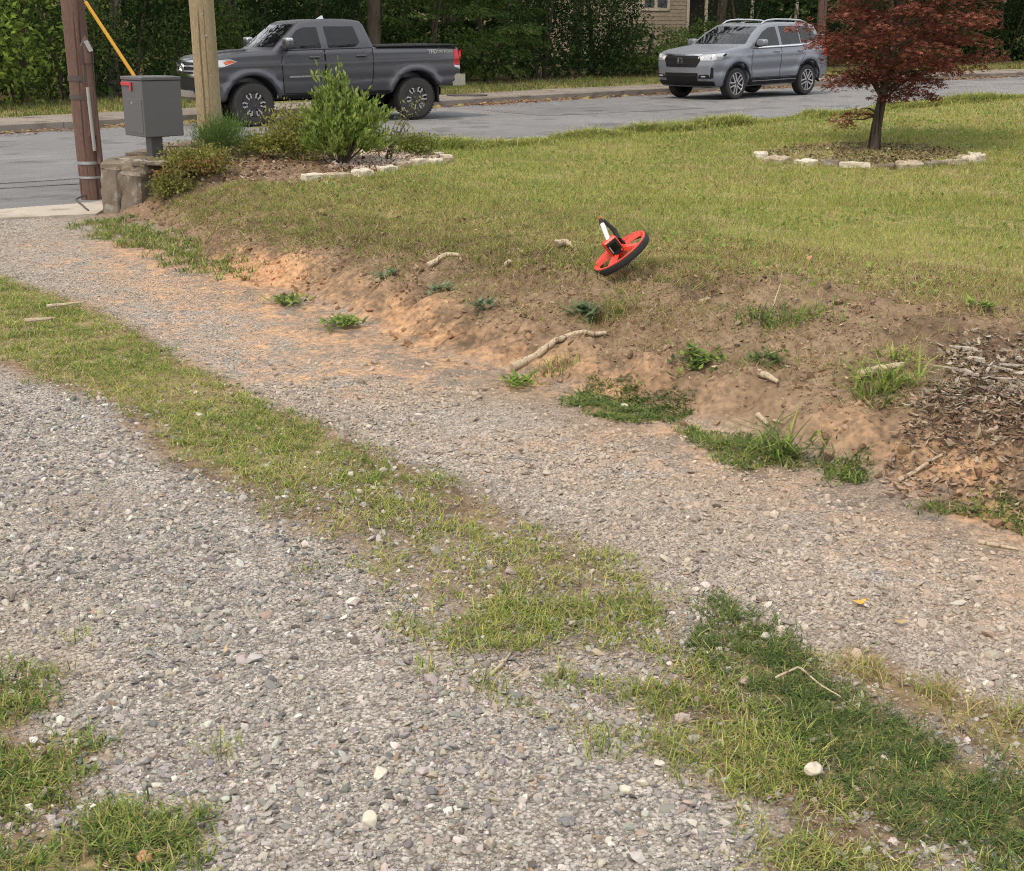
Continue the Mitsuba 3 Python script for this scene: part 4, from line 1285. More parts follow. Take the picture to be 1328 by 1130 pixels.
    for s in (-1, 1):
        add('fog_light', tm(trimesh.creation.cylinder(0.05, 0.03), tr(float(V.cast(np.array([[s * 0.64, 0.68]]), 0, -1)[0]) - 0.02, s * 0.64, 0.68) @ rot([0, 1, 0], 90)), 'm_lens')
    # bed: cover, rail caps, lettering
    add('bed_cover', tm(rbox(1.66, 1.54, 0.03, 0.01), tr(3.32, 0, 1.345)), 'm_black_plastic')
    for s in (-1, 1):
        add('bed_rail', tm(rbox(1.72, 0.11, 0.03, 0.01), tr(3.32, s * 0.83, 1.338)), 'm_black_plastic')
    add('bed_lettering', side_text(V, 'TRD', 3.50, 1.195, 0.070), 'm_grey_plastic')
    add('bed_lettering', side_text(V, 'OFF ROAD', 3.70, 1.205, 0.050), 'm_grey_plastic')
    add('antenna_fin', tm(trimesh.convex.convex_hull(np.array([(0, -.02, 0), (0, .02, 0), (.16, -.025, 0), (.16, .025, 0), (.15, 0, .07), (.11, 0, .065)])), tr(1.62, 0, 1.832)), 'm_alloy')
    add('hood_scoop', V.panel([(-0.5, -0.34), (0.12, -0.38), (0.12, 0.38), (-0.5, 0.34)], 2, 1, 0.022, 0.03, 0.09, 0.06), 'm_truck_paint', 35)
    # underside
    add('chassis', rbox(4.6, 0.9, 0.16, 0.02, tr(1.7, 0, 0.48)), 'm_dark')
    for cx in (0.0, 3.235):
        add('axle', tm(trimesh.creation.cylinder(0.05, 1.5), tr(cx, 0, 0.375) @ rot([1, 0, 0], 90)), 'm_dark')
        for s in (-1, 1):
            wheel_parts(t, Mw @ tr(cx, s * 0.80, 0.383) @ (rot([0, 0, 1], 180) if s > 0 else np.eye(4)) @ rot([0, 1, 0], 17 * cx), 0.383, 0.265, 0.222, 'truck')
    return V


build_truck()


# ---------------- silver-blue SUV
def build_suv():
    h = 0.028
    V = Vehicle(-1.16, 4.12, 1.10, 0.22, 1.92, h)
    X_, Y_, Z_ = V.X, V.Y, V.Z
    nose = lambda x, y: 0.24 * y * y * np.clip(1 - (x + 1.0) / 1.2, 0, 1)
    low = [(-0.80, 0.30), (-0.94, 0.40), (-1.0, 0.55), (-1.0, 0.80), (-0.97, 0.98), (-0.91, 1.08), (-0.7, 1.13), (-0.3, 1.175), (0.2, 1.225), (0.5, 1.24), (3.4, 1.27), (3.66, 1.22), (3.78, 1.08), (3.82, 0.85), (3.85, 0.66), (3.80, 0.48), (3.62, 0.38), (2.4, 0.30), (0.5, 0.28)]
    W = 0.975 - 0.055 * np.clip((Z_ - 0.82) / 0.42, -1.25, 1.2) ** 2
    crease = 1.02 + 0.045 * np.clip(X_, 0, 3.5) / 3
    W = W + 0.016 * np.exp(-((Z_ - crease) / 0.045) ** 2) - 0.022 * np.exp(-((Z_ - 0.68 - 0.02 * X_) / 0.09) ** 2)
    W = W - 0.17 * np.clip((-0.35 - X_) / 0.62, 0, 1) ** 2 - 0.16 * np.clip((X_ - 3.05) / 0.8, 0, 1) ** 2
    for cx in (0.0, 2.82):
        rr = np.hypot(X_ - cx, Z_ - 0.38)
        W = W + 0.02 * np.exp(-((rr - 0.56) / 0.09) ** 2) * (Z_ < 1.05)
    body = smax(np.abs(Y_) - W, V.sil(low, nose), 0.09)
    cab = [(0.22, 1.1), (0.27, 1.235), (0.7, 1.50), (1.14, 1.70), (1.35, 1.745), (1.8, 1.775), (2.5, 1.765), (3.0, 1.735), (3.30, 1.69), (3.36, 1.65), (3.62, 1.26), (3.66, 1.05)]
    wind = lambda x, y: 0.20 * y * y * np.clip(1 - (x - 0.2) / 1.4, 0, 1) - 0.16 * y * y * np.clip((x - 2.9) / 0.5, 0, 1)
    Wc = 0.93 - 0.21 * np.clip((Z_ - 1.2) / 0.58, 0, 1) ** 1.2 - 0.10 * np.clip((X_ - 2.9) / 0.8, 0, 1) ** 1.5
    cabf = smax(np.abs(Y_) - Wc, V.sil(cab, wind), 0.09)
    F_ = smin(body, cabf, 0.05)
    for cx in (0.0, 2.82):
        arch = np.maximum(np.hypot(X_ - cx, Z_ - 0.38) - 0.435, 0.52 - np.abs(Y_))
        F_ = smax(F_, -arch, 0.015)
    V.F = F_
    t = thing('parked_suv', 'silver blue SUV with roof rails parked on the street beyond the lawn', 'suv')
    yaw = math.radians(48)
    Mw = mat([0, 0, 0], (math.sin(yaw), math.cos(yaw), 0.010))
    Mw[:2, 3] = np.array([5.39, 32.55]) + 0.93 * np.array([-math.cos(yaw), math.sin(yaw)])
    Mw[2, 3] = float(on_road(5.0, 33.0))

    def add(part, mesh, m, smooth=False):
        return put(t + '__' + part, tm(mesh, Mw), m, smooth)

    b = surface_nets(F_, V.org, h)
    trimesh.smoothing.filter_taubin(b, iterations=4)
    add('body', b, 'm_suv_paint', 50)
    for s in (-1, 1):
        for poly in ([(0.62, 1.22), (1.60, 1.235), (1.58, 1.665), (1.30, 1.645), (1.02, 1.535), (0.70, 1.32)], [(1.72, 1.24), (2.46, 1.265), (2.44, 1.675), (1.72, 1.675)], [(2.52, 1.27), (3.22, 1.345), (3.12, 1.50), (2.98, 1.635), (2.50, 1.675)]):
            add('side_window', V.panel(poly, 1, s, 0.007, 0.02, rnd=0.02), 'm_tint_glass', True)
        add('window_trim', V.panel([(0.58, 1.175), (2.5, 1.215), (3.28, 1.30), (3.27, 1.325), (2.5, 1.243), (0.58, 1.20)], 1, s, 0.012, 0.02), 'm_chrome')
        for k, (poly, hx) in enumerate((([(0.54, 0.50), (1.62, 0.50), (1.66, 1.16), (0.56, 1.15), (0.50, 0.9)], 1.46), ([(1.64, 0.50), (2.36, 0.50), (2.46, 0.85), (2.62, 1.0), (2.60, 1.19), (1.68, 1.165)], 2.42))):
            d = put(t + '__door', tm(V.panel(poly, 1, s, 0.005, 0.02, 0.09, 0.02), Mw), 'm_suv_paint', 35)
            put(d + '__seam', tm(V.panel(sg.Polygon(poly).buffer(0.016).difference(sg.Polygon(poly).buffer(0.003)), 1, s, 0.0025, 0.02, 0.12), Mw), 'm_dark')
            y_ = float(V.cast(np.array([[hx, 1.08]]), 1, s)[0])
            put(d + '__handle', tm(rbox(0.21, 0.035, 0.032, 0.01, tr(hx, y_ + s * 0.028, 1.085)), Mw), 'm_suv_paint')
        add('door_sill', V.panel([(0.46, 0.315), (2.36, 0.335), (2.40, 0.475), (0.42, 0.475)], 1, s, 0.012, 0.03), 'm_black_plastic', 35)
        add('sill_strip', V.panel([(0.56, 0.40), (2.30, 0.41), (2.30, 0.425), (0.56, 0.415)], 1, s, 0.020, 0.02), 'm_alloy')
        # black wheel arch lips
        for cx in (0.0, 2.82):
            a0, a1 = (-0.15, np.pi + 0.1)
            a = np.linspace(a0, a1, 30)
            o_ = np.stack([cx + 0.50 * np.cos(a), 0.38 + 0.50 * np.sin(a)], 1)
            i_ = np.stack([cx + 0.435 * np.cos(a), 0.38 + 0.435 * np.sin(a)], 1)[::-1]
            add('arch_trim', V.panel(sg.Polygon(np.vstack([o_, i_])), 1, s, 0.014, 0.03, 0.09), 'm_black_plastic', 35)
        y_ = float(V.cast(np.array([[0.78, 1.25]]), 1, s)[0])
        mk = add('mirror', tm(pill(0.18, 0.27, 0.17), tr(0.72, y_ + s * 0.17, 1.30)), 'm_suv_paint', 40)
        put(mk + '__arm', tm(rbox(0.11, 0.14, 0.05, 0.012, tr(0.76, y_ + s * 0.04, 1.225)), Mw), 'm_black_plastic')
        hl = add('headlight', V.panel([(-0.95, 0.90), (-0.62, 0.94), (-0.40, 1.06), (-0.52, 1.09), (-0.92, 1.045)], 1, s, 0.008, 0.05, 0.05), 'm_lens', True)
        put(hl + '__front_lens', tm(V.panel([(s * 0.50, 0.905), (s * 0.80, 0.91), (s * 0.80, 1.03), (s * 0.48, 1.045)], 0, -1, 0.008, 0.05, 0.05), Mw), 'm_lens', True)
        put(hl + '__lamp_bezel', tm(V.panel([(-0.53, 1.00), (-0.42, 1.06), (-0.50, 1.075), (-0.60, 1.02)], 1, s, 0.013, 0.03, 0.05), Mw), 'm_black_plastic')
        put(hl + '__bulb', tm(V.panel(sg.Point(s * 0.60, 0.965).buffer(0.04), 0, -1, 0.016, 0.03, 0.05), Mw), 'm_white_paint')
        tl = add('tail_light', V.panel([(3.40, 0.98), (3.72, 0.92), (3.76, 1.06), (3.66, 1.17), (3.48, 1.18)], 1, s, 0.010, 0.04, 0.05), 'm_tail_red', True)
        put(tl + '__rear_lens', tm(V.panel([(s * 0.52, 0.95), (s * 0.80, 0.95), (s * 0.78, 1.14), (s * 0.55, 1.14)], 0, 1, 0.008, 0.04), Mw), 'm_tail_red', True)
        # roof rail
        yr = 0.60 * s
        xs_ = np.linspace(1.25, 3.12, 14)
        zt = V.cast(np.stack([xs_, xs_ * 0 + yr], 1), 2, 1)
        lift = 0.055 * np.clip(np.minimum((xs_ - 1.25) / 0.2, (3.12 - xs_) / 0.2), 0, 1) + 0.005
        add('roof_rail', tube(np.stack([xs_, xs_ * 0 + yr, zt + lift], 1), 0.02, 8), 'm_alloy', 50)
        add('fog_light', tm(rbox(0.03, 0.13, 0.035, 0.008), tr(float(V.cast(np.array([[s * 0.66, 0.55]]), 0, -1)[0]) - 0.02, s * 0.66, 0.55)), 'm_lens')
        fp = V.panel([(s * 0.80, 0.50), (s * 0.86, 0.52), (s * 0.86, 0.76), (s * 0.83, 0.76)], 0, -1, 0.012, 0.03)
        add('air_curtain', fp, 'm_black_plastic')
        add('fog_recess', V.panel([(s * 0.50, 0.505), (s * 0.80, 0.505), (s * 0.78, 0.60), (s * 0.56, 0.59)], 0, -1, 0.008, 0.03, rnd=0.01), 'm_black_plastic')
    add('windshield', V.panel([(-0.80, 1.265), (0.80, 1.265), (0.62, 1.675), (-0.62, 1.675)], 0, -1, 0.006, 0.03, 0.06, 0.03), 'm_tint_glass', True)
    add('rear_window', V.panel([(-0.64, 1.30), (0.64, 1.30), (0.54, 1.58), (-0.54, 1.58)], 0, 1, 0.006, 0.03, rnd=0.03), 'm_tint_glass', True)
    add('sunroof', V.panel([(1.40, -0.42), (1.95, -0.44), (1.95, 0.44), (1.40, 0.42)], 2, 1, 0.008, 0.02, 0.1, 0.04), 'm_tint_glass', True)
    add('roof_spoiler', tm(rbox(0.34, 1.10, 0.05, 0.02), tr(3.36, 0, 1.685) @ rot([0, 1, 0], 7)), 'm_suv_paint')
    g_ = add('grille', V.panel([(-0.46, 0.76), (0.46, 0.76), (0.56, 0.93), (0.50, 1.02), (-0.50, 1.02), (-0.56, 0.93)], 0, -1, 0.010, 0.05, 0.08, 0.03), 'm_black_plastic', 40)
    put(g_ + '__top_bar', tm(V.panel([(-0.56, 1.025), (0.56, 1.025), (0.60, 1.06), (-0.60, 1.06)], 0, -1, 0.022, 0.04, 0.08), Mw), 'm_chrome', 40)
    for z in (0.83, 0.89, 0.95):
        put(g_ + '__bar', tm(V.panel([(-0.47, z - 0.008), (0.47, z - 0.008), (0.47, z + 0.008), (-0.47, z + 0.008)], 0, -1, 0.02, 0.03, 0.08), Mw), 'm_black_plastic')
    H_ = cat_([rbox(0.012, 0.018, 0.10, 0.003, tr(0, -0.042, 0) @ rot([1, 0, 0], 5)), rbox(0.012, 0.018, 0.10, 0.003, tr(0, 0.042, 0) @ rot([1, 0, 0], -5)), rbox(0.012, 0.085, 0.018, 0.003),
              tube(np.array([(0, -.072, -.058), (0, -.08, .0), (0, -.075, .058), (0, .075, .058), (0, .08, 0), (0, .072, -.058), (0, -.072, -.058)]), 0.007, 6)])
    xf = float(V.cast(np.array([[0.0, 0.90]]), 0, -1)[0])
    put(g_ + '__emblem', tm(H_, Mw @ tr(xf - 0.035, 0, 0.905)), 'm_chrome')
    add('lower_intake', V.panel([(-0.48, 0.44), (0.48, 0.44), (0.52, 0.63), (-0.52, 0.63)], 0, -1, 0.010, 0.05, 0.09, 0.03), 'm_black_plastic', 40)
    add('front_skirt', V.panel([(-0.84, 0.33), (0.84, 0.33), (0.86, 0.44), (0.5, 0.445), (-0.5, 0.445), (-0.86, 0.44)], 0, -1, 0.014, 0.05, 0.09, 0.02), 'm_black_plastic', 40)
    add('rear_skirt', V.panel([(-0.80, 0.42), (0.80, 0.42), (0.82, 0.62), (-0.82, 0.62)], 0, 1, 0.012, 0.05, 0.09, 0.03), 'm_black_plastic', 40)
    add('licence_plate', V.panel([(-0.16, 0.62), (0.16, 0.62), (0.16, 0.74), (-0.16, 0.74)], 0, 1, 0.012, 0.03, 0.1), 'm_white_paint')
    add('floor_pan', rbox(4.0, 1.2, 0.10, 0.02, tr(1.4, 0, 0.33)), 'm_dark')
    for cx in (0.0, 2.82):
        for s in (-1, 1):
            wheel_parts(t, Mw @ tr(cx, s * 0.815, 0.37) @ (rot([0, 0, 1], 180) if s > 0 else np.eye(4)) @ rot([0, 1, 0], 11 + 23 * cx), 0.37, 0.245, 0.255, 'suv')
    return V


build_suv()


# ------------------------------------------------------------------ poles, mailbox, wall
def gz(x, y):
    return float(height(np.array([x]), np.array([y]))[0])


def pole_mesh(r0, r1, L, seed, lean=(0, 0)):
    n, k = 90, 28
    z = np.linspace(0, L, n)
    th = np.arange(k) * 2 * np.pi / k
    Zz, Th = np.meshgrid(z, th, indexing='ij')
    R = (r0 + (r1 - r0) * Zz / L) * (1 + 0.05 * (meshkit.fbm(np.stack([np.cos(Th) * 2, np.sin(Th) * 2, Zz * 0.5], -1), 3, seed) - 0.5))
    R -= 0.006 * (meshkit.noise(np.stack([np.cos(Th) * 7, np.sin(Th) * 7, Zz * 0.9], -1), seed + 3) > 0.80)
    v = np.stack([R * np.cos(Th) + lean[0] * Zz, R * np.sin(Th) + lean[1] * Zz, Zz], -1).reshape(-1, 3)
    f = []
    for i in range(n - 1):
        for j in range(k):
            a, b = i * k + j, i * k + (j + 1) % k
            f += [(a, b, b + k), (a, b + k, a + k)]
    return trimesh.Trimesh(v, np.array(f), process=False)


P1 = np.array([-4.17, 13.16, 0.0])
p1 = thing('utility_pole', 'dark brown utility pole with conduit and metal bands standing on the concrete apron', 'utility pole')
put(p1 + '__shaft', tm(pole_mesh(0.113, 0.095, 9.0, 3, (-0.012, 0)), tr(*P1)), 'm_pole_brown', smooth=50)


def around(a, r):
    return P1[:2] + np.array([math.cos(a), math.sin(a)]) * r


# cable cover, conduit, straps, ground wire
ca = math.radians(-35)
q0 = around(ca, 0.108)
cov = []
th = np.linspace(ca - 1.5, ca + 1.5, 12)
for z0, z1, rr in ((0.62, 1.38, 0.062), (1.30, 1.46, 0.070)):
    c = around(ca, 0.095)
    pth = [np.array([c[0] + rr * math.cos(t), c[1] + rr * math.sin(t)]) for t in th]
    vv = np.vstack([np.array([(*p, z0) for p in pth]), np.array([(*p, z1) for p in pth]), [[c[0], c[1], z1 + (0.10 if z0 > 1 else 0)]]])
    n = len(th)
    ff = [(i, i + 1, i + 1 + n) for i in range(n - 1)] + [(i, i + 1 + n, i + n) for i in range(n - 1)] + [(n + i, n + i + 1, 2 * n) for i in range(n - 1)]
    cov.append(trimesh.Trimesh(vv, ff, process=False))
put(p1 + '__cable_cover', cat_(cov), 'm_pole_brown', smooth=40)
cx_, cy_ = around(ca - 0.25, 0.150)
put(p1 + '__conduit', tube([(cx_, cy_, 0.48), (cx_ - 0.004, cy_, 0.60), (cx_ - 0.012, cy_, 0.95), (cx_ - 0.014, cy_, 1.08)], 0.017, 10), 'm_grey_plastic', smooth=50)
put(p1 + '__pipe', tube([(cx_ + 0.03, cy_ + 0.05, 0.35), (cx_ + 0.02, cy_ + 0.05, 1.1)], 0.026, 10), 'm_pole_brown', smooth=50)
for z, m_, hh in ((0.36, 'm_galv', 0.028), (0.22, 'm_galv', 0.022), (1.16, 'm_iron', 0.05), (0.985, 'm_iron', 0.045)):
    cyl = trimesh.creation.annulus(0.112, 0.118, hh, sections=36)
    put(p1 + '__strap', tm(cyl, tr(P1[0] - 0.012 * z, P1[1], z)), m_, smooth=40)
put(p1 + '__metal_tag', tm(rbox(0.05, 0.004, 0.11, 0.001), tr(*around(ca - 0.1, 0.168), 1.46) @ rot([0, 1, 0], -25) @ rot([0, 0, 1], math.degrees(ca) + 90)), 'm_galv')
put(p1 + '__ground_wire', tube([(-4.20, 13.05, 0.05), (-4.25, 13.0, 0.035), (-4.25, 12.88, 0.03), (-4.17, 12.70, 0.03), (-4.05, 12.45, 0.03), (-3.95, 12.22, 0.03), (-3.88, 12.08, 0.028)], 0.009, 6), 'm_iron', smooth=60)
# guy wire with its yellow guard
g0, g1 = np.array([-4.1, 13.1, 1.95]), np.array([-3.22, 13.05, 0.50])
gd = thing('guy_wire', 'slanting guy wire in a yellow plastic guard beside the brown pole', 'guy wire')
put(gd + '__guard', tube([g0 + (g1 - g0) * 0.06, g0 + (g1 - g0) * 0.78], 0.017, 10), 'm_yellow', smooth=50)
put(gd + '__cable', tube([P1 + np.array([0.0, 0.0, 2.6]), g0, g1], 0.005, 6), 'm_galv', smooth=50)

P2 = np.array([-2.985, 13.30])
p2 = thing('wooden_pole', 'weathered tan wooden pole standing in front of the pickup truck', 'pole')
put(p2 + '__shaft', tm(pole_mesh(0.122, 0.105, 8.0, 9, (-0.006, 0)), tr(P2[0], P2[1], gz(*P2) - 0.1)), 'm_pole_tan', smooth=50)
for z, a in ((1.75, -80), (1.55, -70), (1.18, -60), (0.9, -85)):
    c = P2 + 0.117 * np.array([math.cos(math.radians(a)), math.sin(math.radians(a))])
    put(p2 + '__nail', tm(trimesh.creation.icosphere(1, 0.009), tr(c[0], c[1], z)), 'm_galv', smooth=True)

# mailbox
MB = np.array([-3.255, 12.22])
na = np.array([0.643, -0.766])
fa = np.array([0.766, 0.643])                               # along the wide face, to the right
mbx = thing('mailbox', 'large dark grey locking mailbox on a square post beside the stone wall', 'mailbox')
Mm = np.eye(4)
Mm[:2, 0], Mm[:2, 1], Mm[:3, 3] = fa, -na, (MB[0], MB[1], 0)
zb, zt = 0.69, 1.21
put(mbx + '__box', tm(rbox(0.375, 0.42, zt - zb - 0.035, 0.006), Mm @ tr(0, 0, (zb + zt - 0.035) / 2)), 'm_mailbox')
put(mbx + '__lid', tm(rbox(0.385, 0.43, 0.032, 0.006), Mm @ tr(0, 0, zt - 0.016)), 'm_mailbox')
d_ = put(mbx + '__door', tm(rbox(0.006, 0.37, 0.30, 0.002), Mm @ tr(-0.1895, 0, zb + 0.18)), 'm_mailbox')
fl = put(mbx + '__flag', tm(rbox(0.012, 0.20, 0.032, 0.003), Mm @ tr(-0.196, 0.09, zt - 0.065)), 'm_mail_red')
labels[fl] = {'label': 'red signal flag'}
put(fl + '__arm', tm(rbox(0.013, 0.032, 0.075, 0.003), Mm @ tr(-0.198, -0.005, zt - 0.085)), 'm_mail_red')
put(mbx + '__lock', tm(trimesh.creation.cylinder(0.012, 0.012), Mm @ tr(-0.194, 0.0, zb + 0.29) @ rot([0, 1, 0], 90)), 'm_galv')
put(mbx + '__post', tm(rbox(0.115, 0.115, 0.68, 0.006), Mm @ tr(0, 0.02, zb - 0.34)), 'm_mailbox')
put(mbx + '__mounting_plate', tm(rbox(0.20, 0.20, 0.012, 0.003), Mm @ tr(0, 0.02, zb - 0.007)), 'm_mailbox')

# stone wall end
wall = thing('stone_wall', 'low rough stone retaining wall with flat capstones beside the mailbox', 'stone wall')
r = np.random.default_rng(21)
e0, e1 = np.array([-3.73, 12.02]), np.array([-3.20, 11.84])
ed = (e1 - e0) / np.linalg.norm(e1 - e0)
en = np.array([-ed[1], ed[0]])
ang = math.degrees(math.atan2(ed[1], ed[0]))
SP = [  # along the end face, back from it, height, width, depth, tall
    (0.10, 0.16, 0.20, 0.20, 0.36, 0.46), (0.33, 0.15, 0.19, 0.25, 0.36, 0.40), (0.52, 0.24, 0.14, 0.16, 0.3, 0.30),
    (0.34, 0.17, 0.415, 0.27, 0.30, 0.13),
    (0.10, 0.56, 0.2, 0.22, 0.40, 0.46), (0.09, 1.0, 0.2, 0.24, 0.44, 0.48), (0.34, 0.5, 0.2, 0.24, 0.34, 0.44)]
for k, (a, b, z, sx, sy, sz) in enumerate(SP):
    c = e0 + ed * a + en * b
    put(wall + '__stone', tm(worn_block(sx, sy, sz, 40 + k, 0.035, 3), tr(c[0], c[1], z) @ rot([0, 0, 1], ang + r.normal(0, 4)) @ rot([0, 1, 0], r.normal(0, 2))), 'm_stone', smooth=50)
for k, (a, b, z, sx, sy, sz) in enumerate([(0.13, 0.18, 0.445, 0.33, 0.36, 0.05), (0.40, 0.20, 0.475, 0.30, 0.34, 0.04), (0.20, 0.30, 0.485, 0.30, 0.28, 0.028), (0.25, 0.55, 0.50, 0.44, 0.36, 0.05), (0.14, 0.95, 0.48, 0.36, 0.42, 0.06)]):
    c = e0 + ed * a + en * b
    put(wall + '__capstone', tm(worn_block(sx, sy, sz, 60 + k, 0.012, 3), tr(c[0], c[1], z) @ rot([0, 0, 1], ang + r.normal(0, 14)) @ rot([1, 0, 0], r.normal(0, 3))), 'm_stone', smooth=50)
for k in range(9):                                          # along the street
    v = 4.9 + k * 0.33
    q = 12.72
    x, y = v * UX + q * NX, v * UY + q * NY
    put(wall + '__stone', tm(worn_block(0.31 + 0.04 * r.random(), 0.26, 0.62, 80 + k, 0.02, 2), tr(x, y, gz(v * UX + 12.5 * NX, v * UY + 12.5 * NY) - 0.27 + 0.06 * r.random()) @ rot([0, 0, 1], 90 - math.degrees(AZ) + r.normal(0, 5))), 'm_stone', smooth=50)

# ------------------------------------------------------------------ measuring wheel on the bank
n_ = np.array([-0.60, -0.10, 0.795])
n_ /= np.linalg.norm(n_)
a_ = np.array([0.79, 0.18, 0.58])
a_ -= n_ * (a_ @ n_)
a_ /= np.linalg.norm(a_)
b_ = np.cross(n_, a_)
WC = np.array([0.596, 7.13, 0.440])
Mq = np.eye(4)
Mq[:3, 0], Mq[:3, 1], Mq[:3, 2], Mq[:3, 3] = a_, b_, n_, WC


def ring_mesh(prof, k=64):
    """closed profile (radius, height) turned about z"""
    th = np.arange(k) * 2 * np.pi / k
    n = len(prof)
    pr = np.array(prof)
    v = np.stack([pr[:, 0][None] * np.cos(th)[:, None], pr[:, 0][None] * np.sin(th)[:, None], np.tile(pr[:, 1], (k, 1))], -1).reshape(-1, 3)
    f = []
    for i in range(k):
        for j in range(n):
            a, b, c, d = i * n + j, i * n + (j + 1) % n, ((i + 1) % k) * n + (j + 1) % n, ((i + 1) % k) * n + j
            f += [(a, c, b), (a, d, c)]
    return trimesh.Trimesh(v, np.array(f), process=False)


wh = thing('measuring_wheel', 'red measuring wheel with black rubber rim lying tilted on the bare bank', 'measuring wheel')
R = 0.172
wt = put(wh + '__rim', tm(ring_mesh([(R * 0.81, 0.010), (R * 0.92, 0.022), (R * 0.975, 0.020), (R * 0.975, -0.018), (R * 0.93, -0.018), (R * 0.88, -0.004)]), Mq), 'm_red_plastic', smooth=40)
put(wh + '__tyre', tm(ring_mesh([(R * 0.976, 0.016), (R * 1.0, 0.012), (R * 1.01, 0.0), (R * 1.01, -0.012), (R * 0.99, -0.022), (R * 0.93, -0.022), (R * 0.93, -0.0185), (R * 0.976, -0.019)]), Mq), 'm_black_rubber', smooth=40)
for k in range(5):
    A = math.radians(k * 72 + 12)
    pts = [np.array([math.cos(A) * t, math.sin(A) * t, 0.004 + 0.022 * (1 - t / R)]) for t in (0.02, 0.07, R * 0.9)]
    hullp = []
    for p, w in zip(pts, (0.024, 0.020, 0.028)):
        sd = np.array([-math.sin(A), math.cos(A), 0]) * w
        hullp += [p + sd, p - sd, p + sd * 0.5 + np.array([0, 0, 0.016]), p - sd * 0.5 + np.array([0, 0, 0.016])]
    put(wh + '__spoke', tm(trimesh.convex.convex_hull(np.array(hullp)), Mq), 'm_red_plastic')
put(wh + '__hub', tm(trimesh.creation.cylinder(0.040, 0.045, sections=24), Mq @ tr(0, 0, 0.012)), 'm_red_plastic', smooth=40)
sb = -1.0 if b_ @ np.array([0, -0.955, 0.296]) < 0 else 1.0      # the side of the box that faces the drive
bx = put(wh + '__counter_box', tm(rbox(0.082, 0.060, 0.098, 0.008), Mq @ tr(-0.018, sb * 0.030, 0.068)), 'm_red_plastic')
put(bx + '__panel', tm(rbox(0.066, 0.006, 0.084, 0.004), Mq @ tr(-0.018, sb * 0.0615, 0.064)), 'm_black_plastic')
put(bx + '__display', tm(rbox(0.040, 0.003, 0.046, 0.001), Mq @ tr(-0.016, sb * 0.0655, 0.070)), 'm_tint_glass')
put(bx + '__print', tm(rbox(0.006, 0.002, 0.040, 0.0005), Mq @ tr(-0.043, sb * 0.0652, 0.064)), 'm_grey_plastic')
put(bx + '__button', tm(trimesh.creation.cylinder(0.006, 0.006), Mq @ tr(0.006, sb * 0.066, 0.032) @ rot([1, 0, 0], 90)), 'm_red_plastic')
hd = np.array([-0.24, 0.76, 0.60])
hd /= np.linalg.norm(hd)
h0 = (Mq @ np.array([-0.015, sb * 0.02, 0.112, 1]))[:3]
hn = put(wh + '__handle', tube([h0 - hd * 0.01, h0 + hd * 0.115], 0.013, 12), 'm_white_paint', smooth=50)
put(hn + '__grip', tube([h0 + hd * 0.112, h0 + hd * 0.120, h0 + hd * 0.150], [0.012, 0.015, 0.012], 12), 'm_black_rubber', smooth=50)
put(hn + '__red_cap', tube([h0 + hd * 0.148, h0 + hd * 0.165], 0.009, 10), 'm_red_plastic', smooth=50)
s0 = (Mq @ np.array([0.035, sb * 0.0, 0.085, 1]))[:3]
put(wh + '__fork', cat_([tube([s0 - hd * 0.02, s0 + hd * 0.05, h0 + hd * 0.145 + np.array([0.014, 0, 0])], [0.016, 0.014, 0.009], 8), tube([s0, (Mq @ np.array([0.05, 0, 0.0, 1]))[:3]], 0.010, 8)]), 'm_black_plastic', smooth=50)
# ------------------------------------------------------------------ sticks, roots, stones, leaves on the ground


def stick(label, pts, rad, seed, m='m_root', lift=0.0, group=None, name='dry_stick', cat='stick'):
    r = np.random.default_rng(seed)
    p = np.array([(*q, 0.0)[:3] for q in pts], float)
    t = np.linspace(0, len(p) - 1, 5 * len(p))
    p = np.stack([np.interp(t, np.arange(len(p)), p[:, k]) for k in range(p.shape[1])], 1)
    zt = height(p[:, 0], p[:, 1])
    zl = np.interp(t, [0, t[-1]], [zt[0], zt[-1]])
    z = np.maximum(zl, zt - rad * 0.8)
    z = np.convolve(np.pad(z, 2, mode='edge'), np.ones(5) / 5, 'valid') + p[:, 2] + lift + rad * 0.75
    q = np.stack([p[:, 0], p[:, 1], z], 1) + r.normal(0, rad * 0.07, (len(p), 3))
    rr = rad * (1 - 0.55 * np.linspace(0, 1, len(p))) * (0.93 + 0.14 * r.random(len(p)))
    return single(name, tube(q, rr, 7), m, label, cat, smooth=50, group=group)


stick('long pale bent root lying along the foot of the bank', [(0.0, 6.24), (0.13, 6.33, 0.01), (0.22, 6.36, 0.02), (0.36, 6.37, 0.02), (0.47, 6.36, 0.0)], 0.022, 1, name='pale_root', cat='root')
stick('short pale curved branch piece on bare earth left of the red wheel', [(0.27, 8.02), (0.33, 8.05, 0.015), (0.39, 8.0, 0.0)], 0.026, 2)
stick('arched grey root sticking out of the bank near its top', [(-0.52, 8.0), (-0.42, 8.03, 0.02), (-0.34, 8.0, 0.015), (-0.31, 7.95, 0)], 0.020, 3, name='pale_root', cat='root')
stick('thick pale root stub beside a broad grass tuft on the right of the bank', [(1.47, 5.37), (1.54, 5.31, 0.01), (1.63, 5.27, 0.0)], 0.024, 4, name='pale_root', cat='root')
stick('stubby pale stick at the foot of the bank below the bare earth', [(1.06, 5.47), (1.09, 5.42, 0.01), (1.13, 5.38, 0.0)], 0.019, 5)
stick('small broken pale stick on orange clay', [(1.02, 5.23), (1.06, 5.18, 0.0)], 0.013, 6)
stick('thin upright grey twig leaning on the orange clay', [(1.09, 5.22), (1.10, 5.12, 0.0)], 0.009, 7)
stick('white chip of wood standing on the upper bank right of the red wheel', [(0.97, 6.62), (1.0, 6.56, 0.02)], 0.016, 8, name='wood_chip', cat='wood chip')
